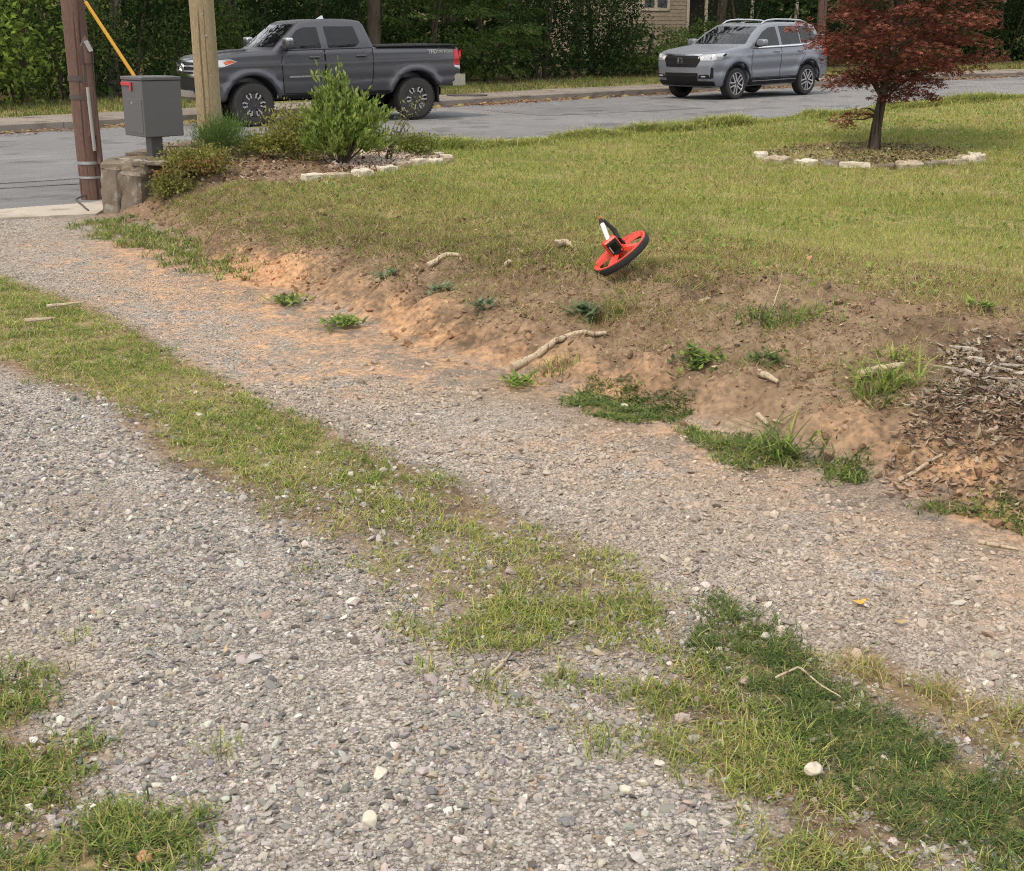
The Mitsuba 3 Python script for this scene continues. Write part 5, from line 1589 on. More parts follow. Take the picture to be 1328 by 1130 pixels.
stick('small pale wood chip on the bank left of the red wheel', [(-0.03, 7.55, 0.0), (-0.01, 7.50, 0.03)], 0.02, 9, name='wood_chip', cat='wood chip')
stick('upper of two pale sticks lying in the far grass strip', [(-2.74, 7.60, 0.04), (-2.56, 7.68, 0.05)], 0.013, 10)
stick('lower of two pale sticks lying in the far grass strip', [(-2.72, 7.18, 0.04), (-2.58, 7.26, 0.04)], 0.015, 11)
stick('longer of two curved twigs on the gravel near the front', [(-0.06, 3.06), (-0.02, 3.12, 0.01), (0.0, 3.2, 0.0)], 0.005, 12, name='twig', cat='twig')
stick('shorter of two curved twigs on the gravel near the front', [(0.0, 3.03), (0.04, 3.08, 0.005), (0.05, 3.12, 0.0)], 0.004, 13, name='twig', cat='twig')
stick('long thin bleached grass stalk lying across the dark green turf', [(0.66, 2.96, 0.05), (0.72, 2.97, 0.075), (0.76, 2.9, 0.06), (0.80, 2.86, 0.05)], 0.0035, 14, name='dry_stalk', cat='stalk')
stick('straight thin stick on the drive beside the bark pile', [(1.42, 4.55), (1.60, 4.60, 0.01)], 0.010, 15)
stick('pale splinter on the drive at the right edge', [(1.52, 3.98), (1.63, 3.92, 0.0)], 0.008, 16)
stick('thin forked twig near the top of the bank', [(1.27, 6.3, 0.02), (1.33, 6.42, 0.06)], 0.005, 17, name='twig', cat='twig')


def stone_thing(label, x, y, s, seed, m='m_pale_stone', flat=0.6, group=None, name='stone', sink=0.25, lift=0.0):
    mm = rock(s, s * 0.75, s * flat, seed, 22)
    mm = tm(mm, tr(x, y, gz(x, y) + s * flat * (0.5 - sink) + lift) @ rot([0, 0, 1], seed * 47 % 360))
    return single(name, mm, m, label, 'stone', group=group)


stone_thing('white stone lying in the dark green turf at the lower right', 0.67, 2.56, 0.046, 1, lift=0.03)
stone_thing('white quartz stone on the gravel at the bottom edge', -0.30, 2.40, 0.045, 2, flat=0.8)
stone_thing('left stone of a pair of pale stones on the gravel below the grass strip', 0.25, 2.53, 0.034, 3)
stone_thing('right stone of a pair of pale stones on the gravel below the grass strip', 0.29, 2.56, 0.030, 4)
stone_thing('flat pale grey stone on the gravel left of the pair', -0.30, 2.59, 0.047, 5, flat=0.45)
mat_pr('m_orange_stone', (0.50, 0.27, 0.14), 0.8)
stone_thing('orange stone in the lower left corner beside the grass', -0.74, 2.27, 0.042, 6, 'm_orange_stone')
stone_thing('small white stone near the right edge of the dark turf', 0.86, 2.66, 0.022, 7)
stone_thing('grey stone half sunk beside the dark turf', 0.43, 2.74, 0.040, 8, 'm_stone', 0.5)
stone_thing('small red brick fragment on the edge of the lawn', 1.65, 7.23, 0.045, 9, 'm_orange_stone', lift=0.02)
stone_thing('pale stone in the small dark weed patch at the foot of the bank', 0.50, 5.62, 0.05, 10, flat=0.4)

mat_pr('m_yellow_leaf', (0.62, 0.36, 0.06), 0.6)
mat_pr('m_tan_leaf', (0.44, 0.31, 0.14), 0.6)
for label, x, y, s in (('larger yellow fallen leaf on the gravel', 1.01, 3.5, 0.05), ('smaller tan fallen leaf on the gravel', 1.09, 3.36, 0.040)):
    a = np.linspace(0, np.pi, 7)
    up = np.stack([np.linspace(-0.5, 0.5, 7), 0.24 * np.sin(a), 0.10 * np.cos(a * 2)], 1) * s
    dn = up * np.array([1, -1, 1])
    vv = np.vstack([up, dn, np.stack([np.linspace(-0.5, 0.5, 7) * s, np.zeros(7), 0.04 * s * np.ones(7)], 1)])
    f = []
    for i in range(6):
        f += [(i, 14 + i, 15 + i), (i, 15 + i, i + 1), (7 + i, 15 + i, 14 + i), (7 + i, 8 + i, 15 + i)]
    single('fallen_leaf', tm(trimesh.Trimesh(vv, f, process=False), tr(x, y, gz(x, y) + 0.016) @ rot([0, 0, 1], 15)), 'm_yellow_leaf' if s > 0.045 else 'm_tan_leaf', label, 'leaf')

# ring of stones round the maple and the border of the planting bed
RS = [(2.55, 13.70, .20, 0), (2.66, 13.40, .27, 1), (2.90, 13.14, .24, 0), (3.10, 12.97, .20, 2), (3.30, 12.84, .31, 0), (3.58, 12.75, .17, 2), (3.80, 12.74, .26, 1), (4.07, 12.84, .22, 2),
      (4.30, 12.96, .27, 1), (4.55, 13.14, .28, 0), (4.66, 13.42, .24, 0), (4.50, 13.30, .15, 1)]
ORD = ['first', 'second', 'third', 'fourth', 'fifth', 'sixth', 'seventh', 'eighth', 'ninth', 'tenth', 'eleventh', 'twelfth', 'thirteenth']
for k, (x, y, s, tone) in enumerate(RS):
    s *= 0.92
    mm = worn_block(s, s * 0.6, 0.065 + 0.03 * (k % 3 == 0), 140 + k, 0.018, 2)
    d = np.array([x, y]) - np.array([3.65, 13.85])
    mm = tm(mm, tr(x, y, gz(x, y) + 0.016) @ rot([0, 0, 1], math.degrees(math.atan2(d[1], d[0])) + 90 + 16 * math.sin(k * 2.1)) @ rot([1, 0, 0], 9 * math.sin(k * 1.3)))
    single('ring_stone', mm, ('m_pale_stone', 'm_tan_stone', 'm_stone')[tone], ('pale', 'tan', 'grey')[tone] + f' flat stone, {ORD[k]} from the left in the ring round the red maple', 'stone', smooth=50, group='stones ringing the maple')
BS = [(-1.78, 11.86, .22), (-1.58, 11.98, .25), (-1.36, 12.10, .27), (-1.15, 12.30, .18), (-1.02, 12.62, .20), (-0.90, 12.82, .18), (-0.74, 12.98, .18), (-0.64, 13.14, .17), (-0.66, 13.34, .17), (-0.75, 13.52, .16), (-0.86, 13.68, .2), (-1.02, 13.82, .2), (-1.2, 13.9, .2)]
for k, (x, y, s) in enumerate(BS):
    mm = worn_block(s * (0.8 + 0.25 * math.sin(k * 2.7)), s * 0.55, 0.065, 180 + k, 0.016, 2)
    nx_ = BS[min(k + 1, len(BS) - 1)]
    pv_ = BS[max(k - 1, 0)]
    mm = tm(mm, tr(x, y, gz(x, y) + 0.02) @ rot([0, 0, 1], math.degrees(math.atan2(nx_[1] - pv_[1], nx_[0] - pv_[0])) + 10 * math.sin(k * 1.7)))
    single('border_stone', mm, 'm_tan_stone' if k % 3 == 1 else 'm_pale_stone', f'pale edging stone of the planting bed, {ORD[k]} from its left front end', 'stone', smooth=50, group='stones edging the planting bed')

# bark mulch and pebbles of the bed and of the ring
r = np.random.default_rng(31)
MU = []
for box, poly, cols, n in (((-3.7, -0.6, 11.7, 14.2), BED, BROWN + [(0.45, 0.38, 0.3), (0.30, 0.15, 0.09), (0.5, 0.44, 0.37)], 9000), ((2.5, 4.8, 12.7, 15), RING, BROWN + [(0.40, 0.36, 0.24), (0.3, 0.3, 0.16), (0.2, 0.19, 0.14)], 6000)):
    x, y = scatter(n, *box, r)
    ok = (poly_sd(x, y, poly) > 0.02)
    x, y = x[ok], y[ok]
    ok = r.random(len(x)) < 0.35 + 0.65 * (fb(x, y, 1.6, 101) > 0.45)
    x, y = x[ok], y[ok]
    MU.append(flakes(x, y, 0.022 + 0.035 * r.random(len(x)), r, tint(len(x), cols, r, 0.25) * 0.85, 0.010, 0.4, 0.5))
x, y = scatter(3000, -1.75, -0.7, 12.4, 13.9, r)
ok = poly_sd(x, y, BED) > 0.05
x, y = x[ok], y[ok]
ok = fb(x, y, 1.4, 103) > 0.46
x, y = x[ok], y[ok]
MU.append(stones(x, y, 0.03 + 0.035 * r.random(len(x)), tint(len(x), [(0.45, 0.36, 0.29), (0.56, 0.50, 0.43), (0.36, 0.27, 0.21)], r), r, ico, 0.2))
mesh, col = join(MU)
stuff('bark_mulch', mesh, 'm_vertex', 'brown bark mulch and tan pebbles in the planting beds', 'mulch', color=col)

# heap of broken wood and rotten bark at the right edge of the bank
r = np.random.default_rng(33)
n = 11000
x, y = 1.95 + r.normal(0, 0.34, n), 4.85 + r.normal(0, 0.36, n)
ok = (toe_s(x, y) > -0.05) & (x - 0.55 * (y - 4.5) > 1.30 + 0.25 * (fb(x, y, 3, 111) - 0.5)) & (y < 5.6)
x, y = x[ok], y[ok]
heap = 0.05 * np.exp(-((x - 1.95) ** 2 + (y - 4.75) ** 2) / 0.12)
P = np.stack([x, y, height(x, y) + 0.01 + heap * 0.7 * r.random(len(x))], 1)
A = rand_dirs(len(x), r)
A[:, 2] *= 0.35
A /= np.linalg.norm(A, axis=1, keepdims=True)
S = np.cross(A, np.tile([0, 0, 1.0], (len(x), 1)) + r.normal(0, 0.4, (len(x), 3)))
S /= np.linalg.norm(S, axis=1, keepdims=True)
sz = 0.012 + 0.042 * r.random((len(x), 1)) ** 2
lv, lf = leaf_quads(P, A * sz, S * sz * 0.2, 0.4)
pale = (y > 4.85) & (r.random(len(x)) < 0.55)
col = np.where(pale[:, None], tint(len(x), [(0.36, 0.32, 0.27), (0.46, 0.41, 0.35), (0.28, 0.24, 0.195), (0.2, 0.16, 0.12)], r), tint(len(x), [(0.24, 0.17, 0.12), (0.17, 0.12, 0.085), (0.31, 0.23, 0.165), (0.13, 0.09, 0.065), (0.36, 0.29, 0.22)], r))
stuff('bark_heap', (lv, lf), 'm_vertex', 'heap of dark rotten bark and pale wood splinters on the right edge of the bank', 'bark', color=np.repeat(col, 4, 0))
mat_pr('m_grey_wood', mikit.proc(wood_fn((0.27, 0.235, 0.19), (0.47, 0.43, 0.37), (0.13, 0.10, 0.08), 60, 60)), 0.85)
for k in range(24):
    cx, cy = 1.98 + r.normal(0, 0.14), 5.12 + r.normal(0, 0.13)
    if cx < 1.75:
        continue
    L, a, w = 0.04 + 0.11 * r.random(), r.random() * 3.14, 0.003 + 0.008 * r.random() ** 2
    d = np.array([math.cos(a), math.sin(a), r.normal(0, 0.12)])
    c = np.array([cx, cy, gz(cx, cy) + 0.012 + 0.03 * r.random()])
    q = np.array([c - d * L / 2, c + r.normal(0, 0.006, 3), c + d * L / 2])
    single('wood_splinter', tube(q, [w, w * 1.1, w * 0.4], 5), 'm_grey_wood', 'grey broken splinter of wood on the heap at the right edge', 'splinter', group='wood splinters on the bark heap')


# ------------------------------------------------------------------ weeds
def weed(name, label, x, y, n, h, w, cols, lean, seed, spread=0.05, rosette=False, group=None):
    r = np.random.default_rng(seed)
    if rosette:
        a = r.random(n) * 6.283
        P = np.stack([x + r.normal(0, spread, n), y + r.normal(0, spread, n), 0 * a], 1)
        P[:, 2] = height(P[:, 0], P[:, 1]) + 0.01 + 0.02 * r.random(n)
        A = np.stack([np.cos(a), np.sin(a), 0.15 + 0.5 * r.random(n)], 1) * (h * (0.6 + 0.6 * r.random((n, 1))))
        S = np.cross(A, [0, 0, 1.0])
        S = S / np.linalg.norm(S, axis=1, keepdims=True) * w
        v, f = leaf_quads(P, A, S, 0.3)
        c = np.repeat(tint(n, cols, r), 4, 0)
    else:
        bx_, by_ = x + r.normal(0, spread, n), y + r.normal(0, spread * 0.8, n)
        v, f, c = blades(bx_, by_, h * (0.5 + 0.7 * r.random(n)), w * (0.7 + 0.6 * r.random(n)), r, tint(n, cols, r), lean, curl=1.0)
    return single(name, (v, f), 'm_grass', label, 'weed', color=c, group=group)


BLUEG = [(0.16, 0.22, 0.13), (0.21, 0.27, 0.17), (0.12, 0.18, 0.095)]
weed('leafy_weed', 'blue-green broad-leaved weed on the lip of the bank', 0.38, 6.62, 46, 0.085, 0.017, BLUEG, 0.5, 1, 0.035, True)
weed('grass_tuft', 'grass tuft hanging on the bank right of the blue-green weed', 0.52, 6.58, 130, 0.13, 0.005, GREEN + STRAW, 0.9, 2, 0.05)
weed('leafy_weed', 'bushy dark green weed in the middle of the bank', 0.84, 5.79, 150, 0.055, 0.010, GREEN + DARKG, 0.6, 3, 0.055, True)
weed('grass_tuft', 'broad-bladed grass tuft below the thick root stub', 1.51, 5.12, 90, 0.14, 0.009, GREEN, 1.2, 4, 0.06)
weed('grass_tuft', 'green weed tuft high on the bank above the middle', 1.25, 6.15, 160, 0.09, 0.006, GREEN + DARKG, 0.9, 5, 0.09)
weed('grass_tuft', 'second green tuft high on the bank to its right', 1.42, 6.1, 110, 0.07, 0.006, GREEN, 0.9, 6, 0.08)
weed('leafy_weed', 'flat green weed alone on the sandy edge of the drive', -0.94, 7.26, 90, 0.075, 0.012, GREEN + DARKG, 0.5, 7, 0.06, True)
weed('leafy_weed', 'small green weed farther up the edge of the drive', -1.37, 7.9, 70, 0.075, 0.012, GREEN + DARKG, 0.5, 8, 0.055, True)
weed('leafy_weed', 'small bluish weed on the clay face left of the pale root', -0.15, 6.9, 40, 0.07, 0.012, BLUEG, 0.5, 9, 0.035, True)
weed('leafy_weed', 'small leafy weed at the left end of the pale root', 0.04, 5.98, 60, 0.06, 0.012, GREEN, 0.6, 10, 0.04, True)
weed('grass_tuft', 'short grass clump in front of the pale root', 0.2, 6.12, 130, 0.06, 0.005, GREEN + STRAW, 0.8, 11, 0.06)
weed('leafy_weed', 'low weed on bare earth right of the bushy dark one', 1.14, 5.72, 60, 0.05, 0.010, DARKG, 0.5, 12, 0.05, True)
weed('leafy_weed', 'single small dark weed at the right side near the lawn', 2.13, 5.86, 40, 0.06, 0.010, GREEN, 0.7, 13, 0.025, True)
weed('grass_tuft', 'strap-leaved grass clump at the foot of the bank', 1.05, 4.92, 70, 0.15, 0.009, GREEN + DARKG, 1.4, 14, 0.05)
weed('grass_tuft', 'bright grass tuft at the left of the bark heap', 1.65, 5.42, 90, 0.07, 0.006, GREEN + YELLOW, 0.9, 15, 0.05)
weed('leafy_weed', 'grey-green rosette weed near the top of the bank', -0.42, 7.35, 40, 0.075, 0.013, BLUEG, 0.5, 16, 0.03, True)
weed('leafy_weed', 'pale rosette weed on the grassy shoulder left of the arched root', -0.75, 7.95, 36, 0.07, 0.012, BLUEG, 0.5, 17, 0.03, True)
# carpet weeds at the foot of the bank
r = np.random.default_rng(35)
CW = [tufts(1500, (0.2, 0.8, 5.3, 6.0), d_zone('carpet', 0.06, 0.35), r, 10, 0.03, 0.022, 0.006, const(0.35, 0.9, 0.0, 0.08), 1.6),
      tufts(1300, (0.7, 1.2, 4.7, 5.3), d_zone('tuft2', 0.06, 0.6), r, 8, 0.035, 0.028, 0.005, const(0.5, 0.6, 0.1, 0.25), 1.5),
      tufts(300, (1.1, 1.4, 4.5, 4.9), d_zone('tuft3', 0.05, 0.3), r, 9, 0.03, 0.035, 0.006, const(0.5, 0.6, 0.0, 0.1), 1.1),
      tufts(1500, (1.3, 2.3, 3.8, 4.5), d_zone('right', 0.07, 0.6), r, 9, 0.03, 0.035, 0.005, const(0.6, 0.6, 0.1, 0.2), 1.3),
      tufts(5600, (-4.0, -1.6, 8.5, 11.8), d_zone('toeweeds', 0.15, 0.8), r, 8, 0.05, 0.06, 0.008, const(0.7, 0.4, 0.15, 0.4), 0.9)]
mesh, col = join(CW)
stuff('bank_foot_weeds', mesh, 'm_grass', 'low dark green weeds in patches along the foot of the bank', 'weeds', color=col)


# ------------------------------------------------------------------ planted shrubs
def foliage(name, pts, size, r, cols, **k):
    v, f = leaves(pts, size, r, **k)
    return v, f, np.repeat(tint(len(pts), cols, r, 0.22), 4, 0)


def blob(n, c, rad, r, shell=0.5):
    d = rand_dirs(n, r)
    t = (shell + (1 - shell) * r.random((n, 1))) ** 0.6
    return np.asarray(c) + d * t * np.asarray(rad), d


r = np.random.default_rng(41)
# upright bright green shrub: many rising shoots clothed in narrow leaves
sx, sy = -1.61, 12.67
sz_ = gz(sx, sy) - 0.03
sh = thing('green_shrub', 'bright green upright shrub with rising shoots in front of the pickup truck', 'shrub')
st, lp, lo = [], [], []
tops = [(dx * 0.86, dy, dz * 0.90) for dx, dy, dz in [(-0.16, 0.02, 0.97), (-0.08, -0.1, 0.92), (0.0, 0.05, 0.98), (-0.24, 0.0, 0.80), (0.06, -0.05, 0.85), (-0.34, 0.08, 0.62), (-0.30, -0.15, 0.48), (0.15, 0.1, 0.78), (0.20, -0.08, 0.70), (0.27, 0.05, 0.74), (0.34, 0.0, 0.62), (0.38, -0.1, 0.66), (-0.1, -0.25, 0.60), (0.1, -0.25, 0.55), (0.25, -0.2, 0.5), (-0.2, 0.2, 0.7), (0.1, 0.25, 0.65), (-0.37, 0.0, 0.45), (0.40, 0.12, 0.5), (0.0, -0.3, 0.42), (-0.12, 0.1, 0.85)]]
for k, (dx, dy, dz) in enumerate(tops):
    b0 = np.array([sx + 0.03 * math.sin(k), sy + 0.03 * math.cos(k * 2), sz_])
    mid = np.array([sx + dx * 0.55, sy + dy * 0.6, sz_ + dz * 0.42])
    tip = np.array([sx + dx, sy + dy, sz_ + dz])
    st.append(tube([b0, mid, tip], [0.012, 0.008, 0.003], 5))
    for side in range(12):
        o = r.normal(0, 0.055, 3) if side else np.zeros(3)
        base_, tp = mid + o * 0.8, tip + o * np.array([1.1, 1.1, 1.3]) - np.array([0, 0, 0.03 * side * 0.5])
        nl = 26
        t = r.random((nl, 1)) ** 0.8
        lp.append(base_ * (1 - t) + tp * t + r.normal(0, 0.012, (nl, 3)))
        lo.append(np.tile((tp - base_) / np.linalg.norm(tp - base_), (nl, 1)))
lp, lo = np.vstack(lp), np.vstack(lo)
v, f = leaves(lp, 0.058, r, 0.36, out=lo + np.array([0, 0, 0.3]), outw=0.55, fold=0.2)
put(sh + '__foliage', (v, f), 'm_leaf', color=np.repeat(tint(len(lp), [(0.20, 0.28, 0.065), (0.25, 0.33, 0.085), (0.15, 0.225, 0.05), (0.31, 0.38, 0.12)], r, 0.2), 4, 0))
for m_ in st[:6]:
    put(sh + '__stem', m_, 'm_bark', smooth=50)
put(sh + '__twigs', cat_(st[6:]), 'm_bark', smooth=50)


def small_shrub(name, label, x, y, rx, ry, h, n, size, cols, seed, aspect=0.45, stems=5, up=0.3, outw=0.4, z0=0.0, clumps=16):
    r = np.random.default_rng(seed)
    z = gz(x, y)
    t = thing(name, label, 'shrub')
    cc, cd = blob(clumps, (x, y, z + h * 0.5 + z0), (rx * 0.75, ry * 0.75, h * 0.38), r, 0.3)
    i = r.integers(0, clumps, n)
    p = cc[i] + r.normal(0, 1, (n, 3)) * np.array([rx, ry, h * 0.55]) * 0.30
    p[:, 2] = np.maximum(p[:, 2], height(p[:, 0], p[:, 1]) + 0.01)
    o = p - np.array([x, y, z + h * 0.2])
    o /= np.linalg.norm(o, axis=1, keepdims=True)
    v, f = leaves(p, size, r, aspect, out=o, outw=outw, up=up)
    shade = tint(len(cc), cols, r, 0.15)[i]
    c = np.clip(shade * (0.82 + 0.36 * r.random((n, 1))), 0.004, 0.9)
    put(t + '__foliage', (v, f), 'm_leaf', color=np.repeat(c, 4, 0))
    for k in range(stems):
        a = k * 2.4
        put(t + '__stem', tube([(x + 0.03 * math.cos(a), y + 0.03 * math.sin(a), z - 0.02), (x + rx * 0.4 * math.cos(a), y + ry * 0.4 * math.sin(a), z + h * 0.55)], [0.009, 0.004], 5), 'm_bark', smooth=50)
    return t


small_shrub('olive_shrub', 'low yellow-green shrub left of the bright green upright one', -2.08, 12.95, 0.30, 0.28, 0.46, 3200, 0.034, [(0.28, 0.29, 0.09), (0.22, 0.24, 0.07), (0.34, 0.33, 0.11), (0.16, 0.18, 0.05)], 51)
small_shrub('mound_shrub', 'rounded dark green feathery mound at the foot of the tan pole', -2.78, 12.85, 0.25, 0.24, 0.36, 7000, 0.035, [(0.11, 0.18, 0.05), (0.14, 0.215, 0.065), (0.17, 0.245, 0.08)], 52, 0.14, 3, 0.5, 0.6, clumps=30)
small_shrub('spreading_shrub', 'low spreading shrub with reddish green leaves below the mailbox', -2.90, 12.14, 0.34, 0.42, 0.25, 5000, 0.032, [(0.21, 0.22, 0.06), (0.26, 0.26, 0.08), (0.16, 0.175, 0.05), (0.26, 0.16, 0.075), (0.32, 0.30, 0.10)], 53, 0.5, 5, 0.2, 0.3, clumps=34)
small_shrub('spreading_shrub', 'low spreading shrub hanging over the end of the stone wall', -3.02, 11.80, 0.20, 0.2, 0.24, 2200, 0.032, [(0.19, 0.20, 0.06), (0.24, 0.22, 0.08), (0.15, 0.16, 0.05), (0.26, 0.16, 0.075)], 54, 0.5, 4, -0.1, 0.4, clumps=20)
small_shrub('spreading_shrub', 'low yellow-green ground plant between the dark mound and the olive shrub', -2.42, 13.0, 0.28, 0.25, 0.20, 1800, 0.034, [(0.22, 0.26, 0.06), (0.17, 0.21, 0.05), (0.28, 0.29, 0.09)], 55, 0.5, 3, clumps=18)
small_shrub('spreading_shrub', 'low green ground plant to the right of the upright shrub', -1.02, 13.55, 0.30, 0.22, 0.20, 1800, 0.034, [(0.17, 0.22, 0.05), (0.13, 0.18, 0.04), (0.25, 0.27, 0.09)], 56, 0.5, 3, clumps=18)
# thin straggling plant with small pale leaves
r = np.random.default_rng(57)
gx0, gy0 = -1.22, 12.98
gz0 = gz(gx0, gy0)
tp_ = thing('straggly_plant', 'thin straggling plant with small pale leaves in front of the rear truck wheel', 'plant')
gp, stm = [], []
for k, (dx, dy, dz) in enumerate([(-0.02, 0.0, 0.56), (0.10, 0.02, 0.42), (0.22, 0.0, 0.50), (0.32, 0.05, 0.62), (0.40, 0.0, 0.58), (-0.08, 0.05, 0.36), (0.28, -0.08, 0.34), (0.16, 0.1, 0.60), (-0.12, -0.05, 0.26), (0.05, -0.1, 0.24)]):
    a0 = np.array([gx0 + 0.04 * math.sin(k * 3), gy0 + 0.04 * math.cos(k * 2), gz0])
    t = np.linspace(0, 1, 8)[:, None]
    pth = a0 + np.array([dx, dy, dz]) * t + np.array([dx * 0.3, 0, 0]) * (t * t - t) + r.normal(0, 0.006, (8, 3))
    stm.append(tube(pth, np.linspace(0.005, 0.002, 8), 5))
    nl = 30
    tt = 0.35 + 0.65 * r.random(nl)
    gp.append(np.stack([np.interp(tt, t[:, 0], pth[:, j]) for j in range(3)], 1) + r.normal(0, 0.022, (nl, 3)))
gp = np.vstack(gp)
v, f = leaves(gp, 0.034, r, 0.55)
put(tp_ + '__foliage', (v, f), 'm_leaf', color=np.repeat(tint(len(gp), [(0.28, 0.30, 0.15), (0.20, 0.23, 0.09), (0.40, 0.40, 0.25), (0.14, 0.17, 0.06)], r), 4, 0))
for m_ in stm:
    put(tp_ + '__stem', m_, 'm_bark', smooth=50)


# ------------------------------------------------------------------ red maple
r = np.random.default_rng(61)
mx, my = 3.86, 14.28
mz = gz(mx, my)
mp = thing('maple_tree', 'small red-leaved maple in a ring of pale stones on the lawn', 'tree')
trunk = np.array([(mx, my, mz - 0.05), (mx + 0.015, my, mz + 0.25), (mx + 0.05, my, mz + 0.55), (mx + 0.10, my + 0.02, mz + 0.85), (mx + 0.13, my + 0.05, mz + 1.15)])
put(mp + '__trunk', tube(trunk, [0.074, 0.054, 0.048, 0.042, 0.036], 14), 'm_bark', smooth=50)
sprays = []                                              # centre, radius, tilt
limbs = []
for k in range(44):
    a = k * 2.399 + 0.5
    hgt = 0.76 + 1.75 * ((k + 0.5) / 44)
    reach = (0.52 + 0.42 * math.sin(min(1.0, (hgt - 0.7) / 1.0) * math.pi * 0.62)) * (0.8 + 0.4 * r.random())
    if hgt > 2.0:
        reach *= 1 - 0.55 * (hgt - 2.0) / 0.6
    s0_ = trunk[3] if hgt < 1.1 else np.array([mx + 0.13 + 0.05 * math.cos(a), my + 0.05 + 0.05 * math.sin(a), mz + min(hgt - 0.25, 1.9)])
    s0_ = np.array([np.interp(mz + hgt - 0.3, trunk[:, 2], trunk[:, j]) for j in (0, 1)] + [mz + hgt - 0.3])
    tip = np.array([mx + 0.26 + reach * math.cos(a) * 0.86, my + 0.05 + reach * math.sin(a), mz + hgt])
    mid = (s0_ + tip) / 2 + np.array([0, 0, 0.10])
    limbs.append((s0_, mid, tip))
    for t in (0.55, 0.8, 1.02):
        c = s0_ * (1 - t) ** 2 + 2 * mid * t * (1 - t) + tip * t * t
        sprays.append((c + r.normal(0, 0.05, 3), 0.20 + 0.12 * r.random()))
for (c, rad) in (((mx - 0.40, my - 0.10, mz + 0.36), 0.15), ((mx - 0.22, my - 0.12, mz + 0.42), 0.14), ((mx - 0.30, my, mz + 0.30), 0.12), ((mx + 0.10, my - 0.1, mz + 0.56), 0.13), ((mx - 0.02, my - 0.12, mz + 0.58), 0.14), ((mx + 0.22, my - 0.1, mz + 0.70), 0.16), ((mx + 0.02, my - 0.15, mz + 0.80), 0.18), ((mx + 0.3, my + 0.1, mz + 0.82), 0.18), ((mx + 0.32, my + 0.05, mz + 0.60), 0.13), ((mx + 0.45, my, mz + 0.72), 0.15), ((mx - 0.12, my, mz + 0.74), 0.15), ((mx - 0.26, my, mz + 0.80), 0.14)):
    sprays.append((np.array(c), rad))
    limbs.append((np.array([mx + 0.03, my, mz + 0.34 if c[2] < mz + 0.5 else mz + 0.55]), (np.array([mx + 0.03, my, c[2] - 0.04]) + np.array(c)) / 2 + np.array([0, 0, 0.03]), np.array(c)))
# trunk leader and limbs
put(mp + '__leader', tube([trunk[-1], trunk[-1] + np.array([0.02, 0.02, 0.5]), trunk[-1] + np.array([0.0, 0.0, 1.2])], [0.038, 0.026, 0.008], 10), 'm_bark', smooth=50)
for s0_, mid, tip in limbs:
    put(mp + '__branch', tube([s0_, (s0_ + mid) / 2 + np.array([0, 0, 0.015]), mid, (mid + tip) / 2 + np.array([0, 0, 0.01]), tip], [0.016, 0.012, 0.009, 0.006, 0.003], 6), 'm_bark', smooth=50)
LP = []
for c, rad in sprays:
    n = int(155 * (rad / 0.25) ** 1.6)
    a, q = r.random(n) * 6.283, np.sqrt(r.random(n))
    p = c + np.stack([rad * q * np.cos(a), rad * q * np.sin(a), r.normal(0, 0.028, n) - 0.10 * q * rad / 0.25], 1)
    LP.append(p)
LP = np.vstack(LP)
n = len(LP)
# each leaf: five pointed lobes spread from the stalk
N = rand_dirs(n, r) * 0.55 + np.array([0, 0, 1.0])
N /= np.linalg.norm(N, axis=1, keepdims=True)
D = np.cross(N, rand_dirs(n, r))
D /= np.linalg.norm(D, axis=1, keepdims=True)
E_ = np.cross(N, D)
s_l = 0.062 * (0.7 + 0.6 * r.random((n, 1)))
cc = tint(n, [(0.20, 0.075, 0.055), (0.26, 0.10, 0.075), (0.14, 0.06, 0.045), (0.33, 0.125, 0.10), (0.18, 0.09, 0.058), (0.22, 0.085, 0.07)], r, 0.25)
VV, FF, CCc = [], [], []
at_ = 0
for ang_, ln in ((-2.0, 0.45), (-1.0, 0.85), (0.0, 1.0), (1.0, 0.85), (2.0, 0.45)):
    A = (D * math.cos(ang_) + E_ * math.sin(ang_) - N * 0.25) * s_l * 0.62 * ln
    S = (-D * math.sin(ang_) + E_ * math.cos(ang_)) * s_l * 0.10
    v, f = leaf_quads(LP, A, S, 0.1)
    VV.append(v)
    FF.append(f + at_)
    CCc.append(np.repeat(cc, 4, 0))
    at_ += len(v)
put(mp + '__foliage', (np.vstack(VV), np.vstack(FF)), 'm_leaf', color=np.vstack(CCc))


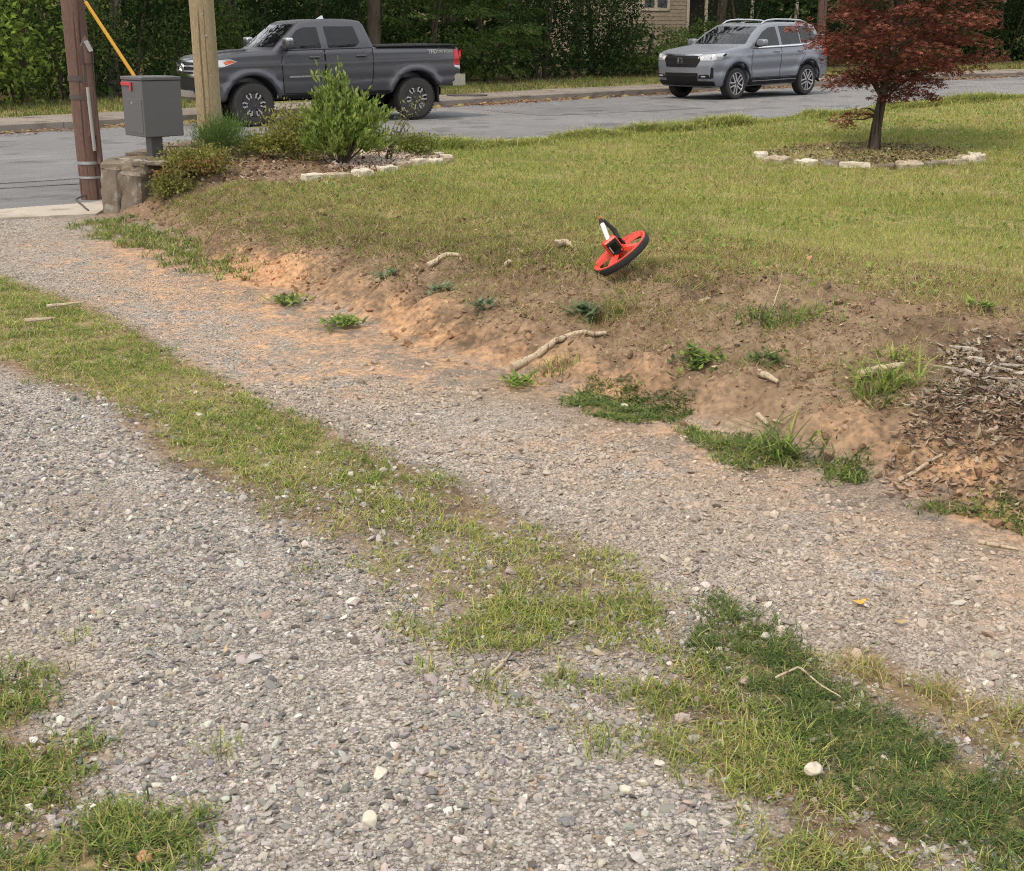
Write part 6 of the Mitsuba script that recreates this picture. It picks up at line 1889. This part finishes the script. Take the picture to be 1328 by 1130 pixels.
# ------------------------------------------------------------------ far side: trees, hedge, house
def hedge_plant(name, label, cat, px, py, h, rx, ry, n, size, cols, seed, style='round', stems=3, bark='m_bark', group=None):
    r = np.random.default_rng(seed)
    z = gz(px, py)
    t = thing(name, label, cat, group)
    k = 46
    d = rand_dirs(k, r)
    cc = np.array([px, py, z + h * 0.50]) + d * (0.35 + 0.65 * r.random((k, 1)) ** 0.5) * np.array([rx, ry, h * 0.50])
    cc[:, 2] = np.maximum(cc[:, 2], z + 0.12 * h)
    i = r.integers(0, k, n)
    if style == 'layer':
        a, q = r.random(n) * 6.283, np.sqrt(r.random(n))
        R_ = 0.55 * rx * (0.5 + 0.6 * r.random(k))[i]
        p = cc[i] + np.stack([R_ * q * np.cos(a), R_ * q * np.sin(a), r.normal(0, 0.05, n) - 0.28 * q * R_], 1)
        out = np.stack([np.cos(a), np.sin(a), -0.5 + 0 * a], 1)
        v, f = leaves(p, size, r, 0.36, out=out, outw=0.75, fold=0.1)
    else:
        p = cc[i] + r.normal(0, 1, (n, 3)) * np.array([rx, ry, h * 0.5]) * 0.20
        out = p - np.array([px, py, z + h * 0.4])
        out /= np.linalg.norm(out, axis=1, keepdims=True)
        v, f = leaves(p, size, r, 0.5, out=out, outw=0.4, droop=0.15)
    base = tint(k, cols, r, 0.25)[i]
    c = np.clip(base * (0.75 + 0.5 * r.random((n, 1))), 0.003, 0.9)
    put(t + '__foliage', (v, f), 'm_leaf', color=np.repeat(c, 4, 0))
    for s in range(stems):
        a = s * 2.2 + seed
        put(t + '__stem', tube([(px + 0.12 * math.cos(a), py + 0.12 * math.sin(a), z - 0.1), (px + rx * 0.3 * math.cos(a), py + ry * 0.3 * math.sin(a), z + h * 0.45), (px + rx * 0.5 * math.cos(a), py + ry * 0.5 * math.sin(a), z + h * 0.8)], [0.06, 0.045, 0.02], 6), bark, smooth=50)
    return t


def beyond(px, w):
    """a spot w metres behind the far kerb, seen at picture bearing px"""
    t = (px - 664) / 1700 / math.cos(PITCH)
    ys = np.arange(15, 90, 0.05)
    xs = ys * t
    kd, ks = seg_dist(xs, ys, KERB)
    k = np.argmax(kd * ks > w)
    return xs[k], ys[k]


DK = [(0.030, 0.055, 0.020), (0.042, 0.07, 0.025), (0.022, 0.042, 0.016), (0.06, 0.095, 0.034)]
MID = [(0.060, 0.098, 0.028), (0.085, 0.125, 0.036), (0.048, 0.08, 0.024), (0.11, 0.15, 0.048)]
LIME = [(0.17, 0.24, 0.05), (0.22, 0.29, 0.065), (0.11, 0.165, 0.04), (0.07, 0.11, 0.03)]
SHRUBS = [  # bearing, metres behind the kerb, height, half width, leaves, leaf size, colours, style, name, label
    (10, 5.2, 2.9, 1.15, 2900, 0.15, LIME, 'round', 'lime_shrub', 'lime green shrub with large light leaves at the left edge across the street'),
    (75, 6.2, 3.3, 1.1, 2600, 0.13, LIME, 'round', 'lime_shrub', 'second lime green shrub across the street seen left of the brown pole'),
    (-40, 6.0, 3.4, 1.4, 4000, 0.13, MID, 'round', 'green_hedge_shrub', 'green shrub beyond the left edge across the street'),
    (135, 6.6, 3.0, 1.2, 4200, 0.10, MID, 'round', 'green_hedge_shrub', 'mid green shrub across the street between the two poles'),
    (205, 7.0, 3.2, 1.3, 4600, 0.10, DK, 'round', 'dark_hedge_shrub', 'dark shrub across the street above the mailbox'),
    (285, 7.0, 2.7, 1.3, 4600, 0.11, MID, 'round', 'green_hedge_shrub', 'green shrub behind the hood of the pickup truck'),
    (350, 8.0, 3.4, 1.4, 4200, 0.11, DK, 'round', 'dark_hedge_shrub', 'dark shrub behind the truck windshield'),
    (425, 7.6, 3.4, 1.4, 3800, 0.11, DK, 'round', 'dark_hedge_shrub', 'dark shrub behind the truck cab'),
    (490, 8.6, 3.4, 1.3, 3200, 0.11, DK, 'round', 'dark_hedge_shrub', 'dark shrub behind the back of the truck cab'),
    (560, 6.6, 3.6, 1.7, 7000, 0.14, MID, 'layer', 'drooping_evergreen', 'green evergreen with drooping layered boughs behind the truck bed'),
    (635, 6.8, 3.4, 1.6, 7000, 0.14, MID, 'layer', 'drooping_evergreen', 'green evergreen with drooping boughs right of the truck tail'),
    (700, 6.8, 3.4, 1.3, 5200, 0.09, DK, 'round', 'dark_hedge_shrub', 'dark dense shrub in the middle between truck and SUV'),
    (765, 6.6, 4.0, 1.4, 9000, 0.11, DK, 'round', 'dark_hedge_shrub', 'dark broad-leaved shrub between the vehicles nearer the SUV'),
    (820, 6.4, 1.75, 1.4, 5600, 0.10, MID, 'layer', 'low_evergreen', 'low green evergreen in front of the house left of the SUV'),
    (885, 6.8, 1.75, 1.4, 5200, 0.10, MID, 'layer', 'low_evergreen', 'low green evergreen behind the hood of the SUV'),
    (955, 7.4, 1.8, 1.4, 4600, 0.11, MID, 'layer', 'low_evergreen', 'low green evergreen behind the roof of the SUV'),
    (935, 11.5, 3.0, 1.6, 4200, 0.11, DK, 'round', 'dark_hedge_shrub', 'dark shrub beside the house corner behind the SUV roof'),
    (1020, 9.0, 2.9, 1.5, 4200, 0.11, DK, 'layer', 'drooping_evergreen', 'dark drooping evergreen behind the rear of the SUV'),
    (1090, 9.0, 3.4, 1.7, 3800, 0.12, DK, 'round', 'dark_hedge_shrub', 'dark shrub across the street behind the red maple'),
    (1170, 9.0, 3.4, 1.8, 3800, 0.12, DK, 'round', 'dark_hedge_shrub', 'dark shrub across the street behind the right half of the maple'),
    (1250, 8.4, 3.6, 1.8, 4600, 0.12, DK, 'round', 'dark_hedge_shrub', 'dark shrub across the street just right of the maple'),
    (1320, 8.0, 3.6, 1.8, 4600, 0.12, DK, 'round', 'dark_hedge_shrub', 'dark glossy shrub across the street at the right edge'),
    (1390, 8.0, 3.6, 1.8, 2600, 0.12, DK, 'round', 'dark_hedge_shrub', 'dark shrub across the street beyond the right edge'),
]
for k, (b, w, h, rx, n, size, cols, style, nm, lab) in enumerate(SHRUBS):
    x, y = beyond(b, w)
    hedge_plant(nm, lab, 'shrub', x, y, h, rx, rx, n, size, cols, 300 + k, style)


def tall_tree(name, label, px, py, rad, cz, crx, n, seed, cols=DK, bark='m_bark', size=0.28, twin=False, lean=0.0):
    r = np.random.default_rng(seed)
    z = gz(px, py)
    t = thing(name, label, 'tree')
    for s in range(2 if twin else 1):
        o = np.array([0.42 * s, 0.2 * s, 0])
        put(t + '__trunk', tube([np.array([px, py, z - 0.2]) + o, np.array([px + lean * 0.4, py, z + 1.2]) + o * 1.1, np.array([px + lean, py, z + 3.2]) + o * 1.5, np.array([px + lean * 1.4, py + 0.2, z + cz]) + o * 2], [rad * 1.35, rad, rad * 0.85, rad * 0.4], 12), bark, smooth=50)
    k = 60
    d = rand_dirs(k, r)
    cc = np.array([px + lean * 1.4, py, z + cz]) + d * (0.3 + 0.7 * r.random((k, 1)) ** 0.5) * np.array([crx, crx, crx * 0.62])
    for j in range(0, 12):
        q = cc[j]
        s = np.array([px + lean * 1.3, py + 0.15, z + cz * 0.72])
        put(t + '__limb', tube([s, (s + q) / 2 + np.array([0, 0, 0.3]), q], [rad * 0.4, rad * 0.22, 0.02], 5), bark, smooth=50)
    i = r.integers(0, k, n)
    p = cc[i] + r.normal(0, 1, (n, 3)) * crx * 0.16
    v, f = leaves(p, size, r, 0.6, droop=0.2)
    put(t + '__crown', (v, f), 'm_leaf', color=np.repeat(tint(n, cols, r, 0.3), 4, 0))
    return t


TREES = [(160, 7.5, 0.13, 7.5, 4.6, 'twin grey-barked tree trunk across the street right of the brown pole', True, 'm_bark_grey', 0.2),
         (497, 6.6, 0.20, 8.5, 5.2, 'dark tree trunk behind the back of the truck cab', False, 'm_bark', 0.15),
         (590, 9.5, 0.22, 8.5, 5.0, 'dark tree behind the drooping evergreens', False, 'm_bark', 0.0),
         (330, 10.5, 0.22, 8.5, 5.0, 'dark tree behind the truck hood', False, 'm_bark', -0.1),
         (740, 10.0, 0.2, 8.5, 5.0, 'dark tree rising in the gap between the vehicles', False, 'm_bark', 0.1),
         (910, 12.0, 0.2, 9.5, 5.0, 'dark tree beside the house corner', False, 'm_bark', 0.1),
         (1110, 10.5, 0.22, 8.5, 5.4, 'dark tree behind the maple crown', False, 'm_bark', 0.1),
         (1290, 10.5, 0.22, 8.5, 5.4, 'dark tree across the street at the right', False, 'm_bark', 0.1),
         (20, 10.5, 0.2, 8.5, 4.8, 'dark tree across the street at the left edge', False, 'm_bark', 0.1)]
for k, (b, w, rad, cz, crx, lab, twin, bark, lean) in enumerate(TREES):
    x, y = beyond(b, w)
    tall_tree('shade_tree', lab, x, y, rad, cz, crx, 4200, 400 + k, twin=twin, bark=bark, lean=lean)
for k, (x, y, lab) in enumerate(((17.5, 10.5, 'big shade tree on the lawn beyond the right edge'), (23.0, 5.5, 'second big shade tree beyond the right edge'), (15.5, 3.5, 'third big shade tree beyond the right edge'))):
    tall_tree('shade_tree', lab, x, y, 0.26, 9.5, 5.2, 5200, 430 + k, cols=MID, size=0.34)
# reddish brown pole behind the SUV
x, y = beyond(1030, 7.6)
rp = thing('wooden_pole', 'reddish brown wooden pole rising behind the SUV roof', 'pole')
put(rp + '__shaft', tm(pole_mesh(0.17, 0.14, 9.0, 19), tr(x, y, gz(x, y) - 0.1)), 'm_pole_brown', smooth=50)
put(rp + '__strap', tm(trimesh.creation.annulus(0.168, 0.176, 0.05, sections=30), tr(x, y, gz(x, y) + 1.2)), 'm_galv')

# house
hx, hy = 7.45, 58.0
hz0 = gz(hx, hy) - 0.1
hs = thing('house', 'tan clapboard house with a trimmed window behind the low evergreens', 'house')
Hd = np.array([-0.985, -0.17])                            # along the front wall, to the left
Hn = np.array([0.17, -0.985])                             # outward
def hb(u0, u1, d0, d1, z0, z1, r_=0.004):
    c = np.array([hx, hy]) + Hd * (u0 + u1) / 2 + Hn * (d0 + d1) / 2
    return tm(rbox(abs(u1 - u0), abs(d1 - d0), z1 - z0, r_), mat((c[0], c[1], hz0 + (z0 + z1) / 2), (*Hd, 0)))


wl = put(hs + '__wall', hb(0.0, 4.6, -7.0, -0.03, 0, 5.4), 'm_siding')
W0, W1, WZ0, WZ1 = 0.95, 1.95, 2.25, 3.75
nb = 0
for k in range(24):
    z0 = 0.25 + k * 0.15
    segs_ = [(0.12, 4.6)] if z0 + 0.15 < WZ0 - 0.10 or z0 > WZ1 + 0.1 else [(0.12, W0 - 0.10), (W1 + 0.10, 4.6)]
    for (a, b) in segs_:
        m_ = hb(a, b, -0.035, 0.0, z0, z0 + 0.165, 0.003)
        v = np.array(m_.vertices)
        dn = (v[:, :2] - np.array([hx, hy])) @ Hn
        v[:, :2] += Hn[None] * np.where(v[:, 2] < hz0 + z0 + 0.08, 0.022, 0)[:, None]
        m_.vertices = v
        put(wl + '__clapboard', m_, 'm_siding')
put(hs + '__corner_board', hb(-0.02, 0.10, -0.06, 0.035, 0.1, 5.3), 'm_trim')
wn = put(hs + '__window', hb(W0, W1, -0.06, -0.015, WZ0, WZ1), 'm_tint_glass')
for (a, b, c, d) in ((W0 - 0.10, W0, WZ0 - 0.1, WZ1 + 0.1), (W1, W1 + 0.10, WZ0 - 0.1, WZ1 + 0.1), (W0 + 0.002, W1 - 0.002, WZ0 - 0.12, WZ0), (W0 + 0.002, W1 - 0.002, WZ1, WZ1 + 0.12), ((W0 + W1) / 2 - 0.06, (W0 + W1) / 2 + 0.06, WZ0 + 0.002, WZ1 - 0.002)):
    put(wn + '__frame', hb(a, b, -0.03, 0.045, c, d), 'm_trim')
put(hs + '__porch_floor', hb(-5.0, -0.03, -4.0, -0.4, 0.2, 0.7), 'm_trim')
put(hs + '__porch_back_wall', hb(-5.0, -0.03, -4.3, -4.05, 0.7, 4.2), 'm_shaded_siding')
put(hs + '__porch_roof', hb(-5.2, -0.03, -4.4, 0.1, 3.9, 4.1), 'm_trim')
for u in (-0.85, -2.9, -4.9):
    put(hs + '__porch_post', hb(u, u - 0.12, -0.55, -0.43, 0.7, 3.9), 'm_trim')
rf = []
for sgn in (0, 1):
    c0 = np.array([(-0.4, 0.5, 5.35), (5.0, 0.5, 5.35), (5.0, -3.5, 7.6), (-0.4, -3.5, 7.6)]) if sgn == 0 else np.array([(-0.4, -3.5, 7.6), (5.0, -3.5, 7.6), (5.0, -7.5, 5.35), (-0.4, -7.5, 5.35)])
    P3 = np.array([[*(np.array([hx, hy]) + Hd * u + Hn * d), hz0 + z] for u, d, z in c0])
    vv = np.vstack([P3, P3 + [0, 0, 0.12]])
    rf.append(trimesh.convex.convex_hull(vv))
put(hs + '__roof', cat_(rf), 'm_roof')

# woods that close the view behind
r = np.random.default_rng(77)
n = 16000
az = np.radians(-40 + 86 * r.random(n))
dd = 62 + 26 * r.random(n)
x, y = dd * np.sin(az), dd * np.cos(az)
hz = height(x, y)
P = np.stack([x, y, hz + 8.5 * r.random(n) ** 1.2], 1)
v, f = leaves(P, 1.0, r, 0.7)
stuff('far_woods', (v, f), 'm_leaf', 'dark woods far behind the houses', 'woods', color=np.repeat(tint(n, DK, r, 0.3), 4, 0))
n = 26000
r = np.random.default_rng(78)
i = r.integers(0, len(Kp), n)
w_ = 6.0 + 16 * r.random(n)
x, y = Kp[i, 0] + Kn[i, 0] * w_ + r.normal(0, 0.5, n), Kp[i, 1] + Kn[i, 1] * w_ + r.normal(0, 0.5, n)
cl_ = fb(x, y, 0.5, 120)
kd, ks = seg_dist(x, y, KERB)
ok = (kd * ks > 5.2) & (r.random(n) < 0.25 + sstep(0.4, 0.55, cl_)) & ~((x > 0) & (np.hypot(x - 4, y - 60) < 6))
x, y, cl_ = x[ok], y[ok], cl_[ok]
P = np.stack([x, y, height(x, y) + (0.2 + 1.2 * sstep(0.4, 0.65, cl_)) * r.random(len(x))], 1)
v, f = leaves(P, 0.22, r, 0.6, up=0.1)
stuff('undergrowth', (v, f), 'm_leaf', 'dark leafy undergrowth below the trees across the street', 'undergrowth', color=np.repeat(tint(len(x), DK + MID, r, 0.3), 4, 0))
# storm drain cover in the far sidewalk
x, y = -1.05, 34.2
kd, ks = seg_dist(np.array([x]), np.array([y]), KERB)
mc = thing('manhole_cover', 'dark round iron cover set in the far sidewalk', 'manhole cover')
bx_, by_ = beyond(610, 0.95)
zc_ = float(on_road(bx_, by_)) + 0.147
put(mc + '__lid', tm(trimesh.creation.cylinder(0.42, 0.02, sections=32), tr(bx_, by_, zc_)), 'm_iron')
put(mc + '__rim', tm(trimesh.creation.annulus(0.43, 0.49, 0.022, sections=32), tr(bx_, by_, zc_)), 'm_iron')
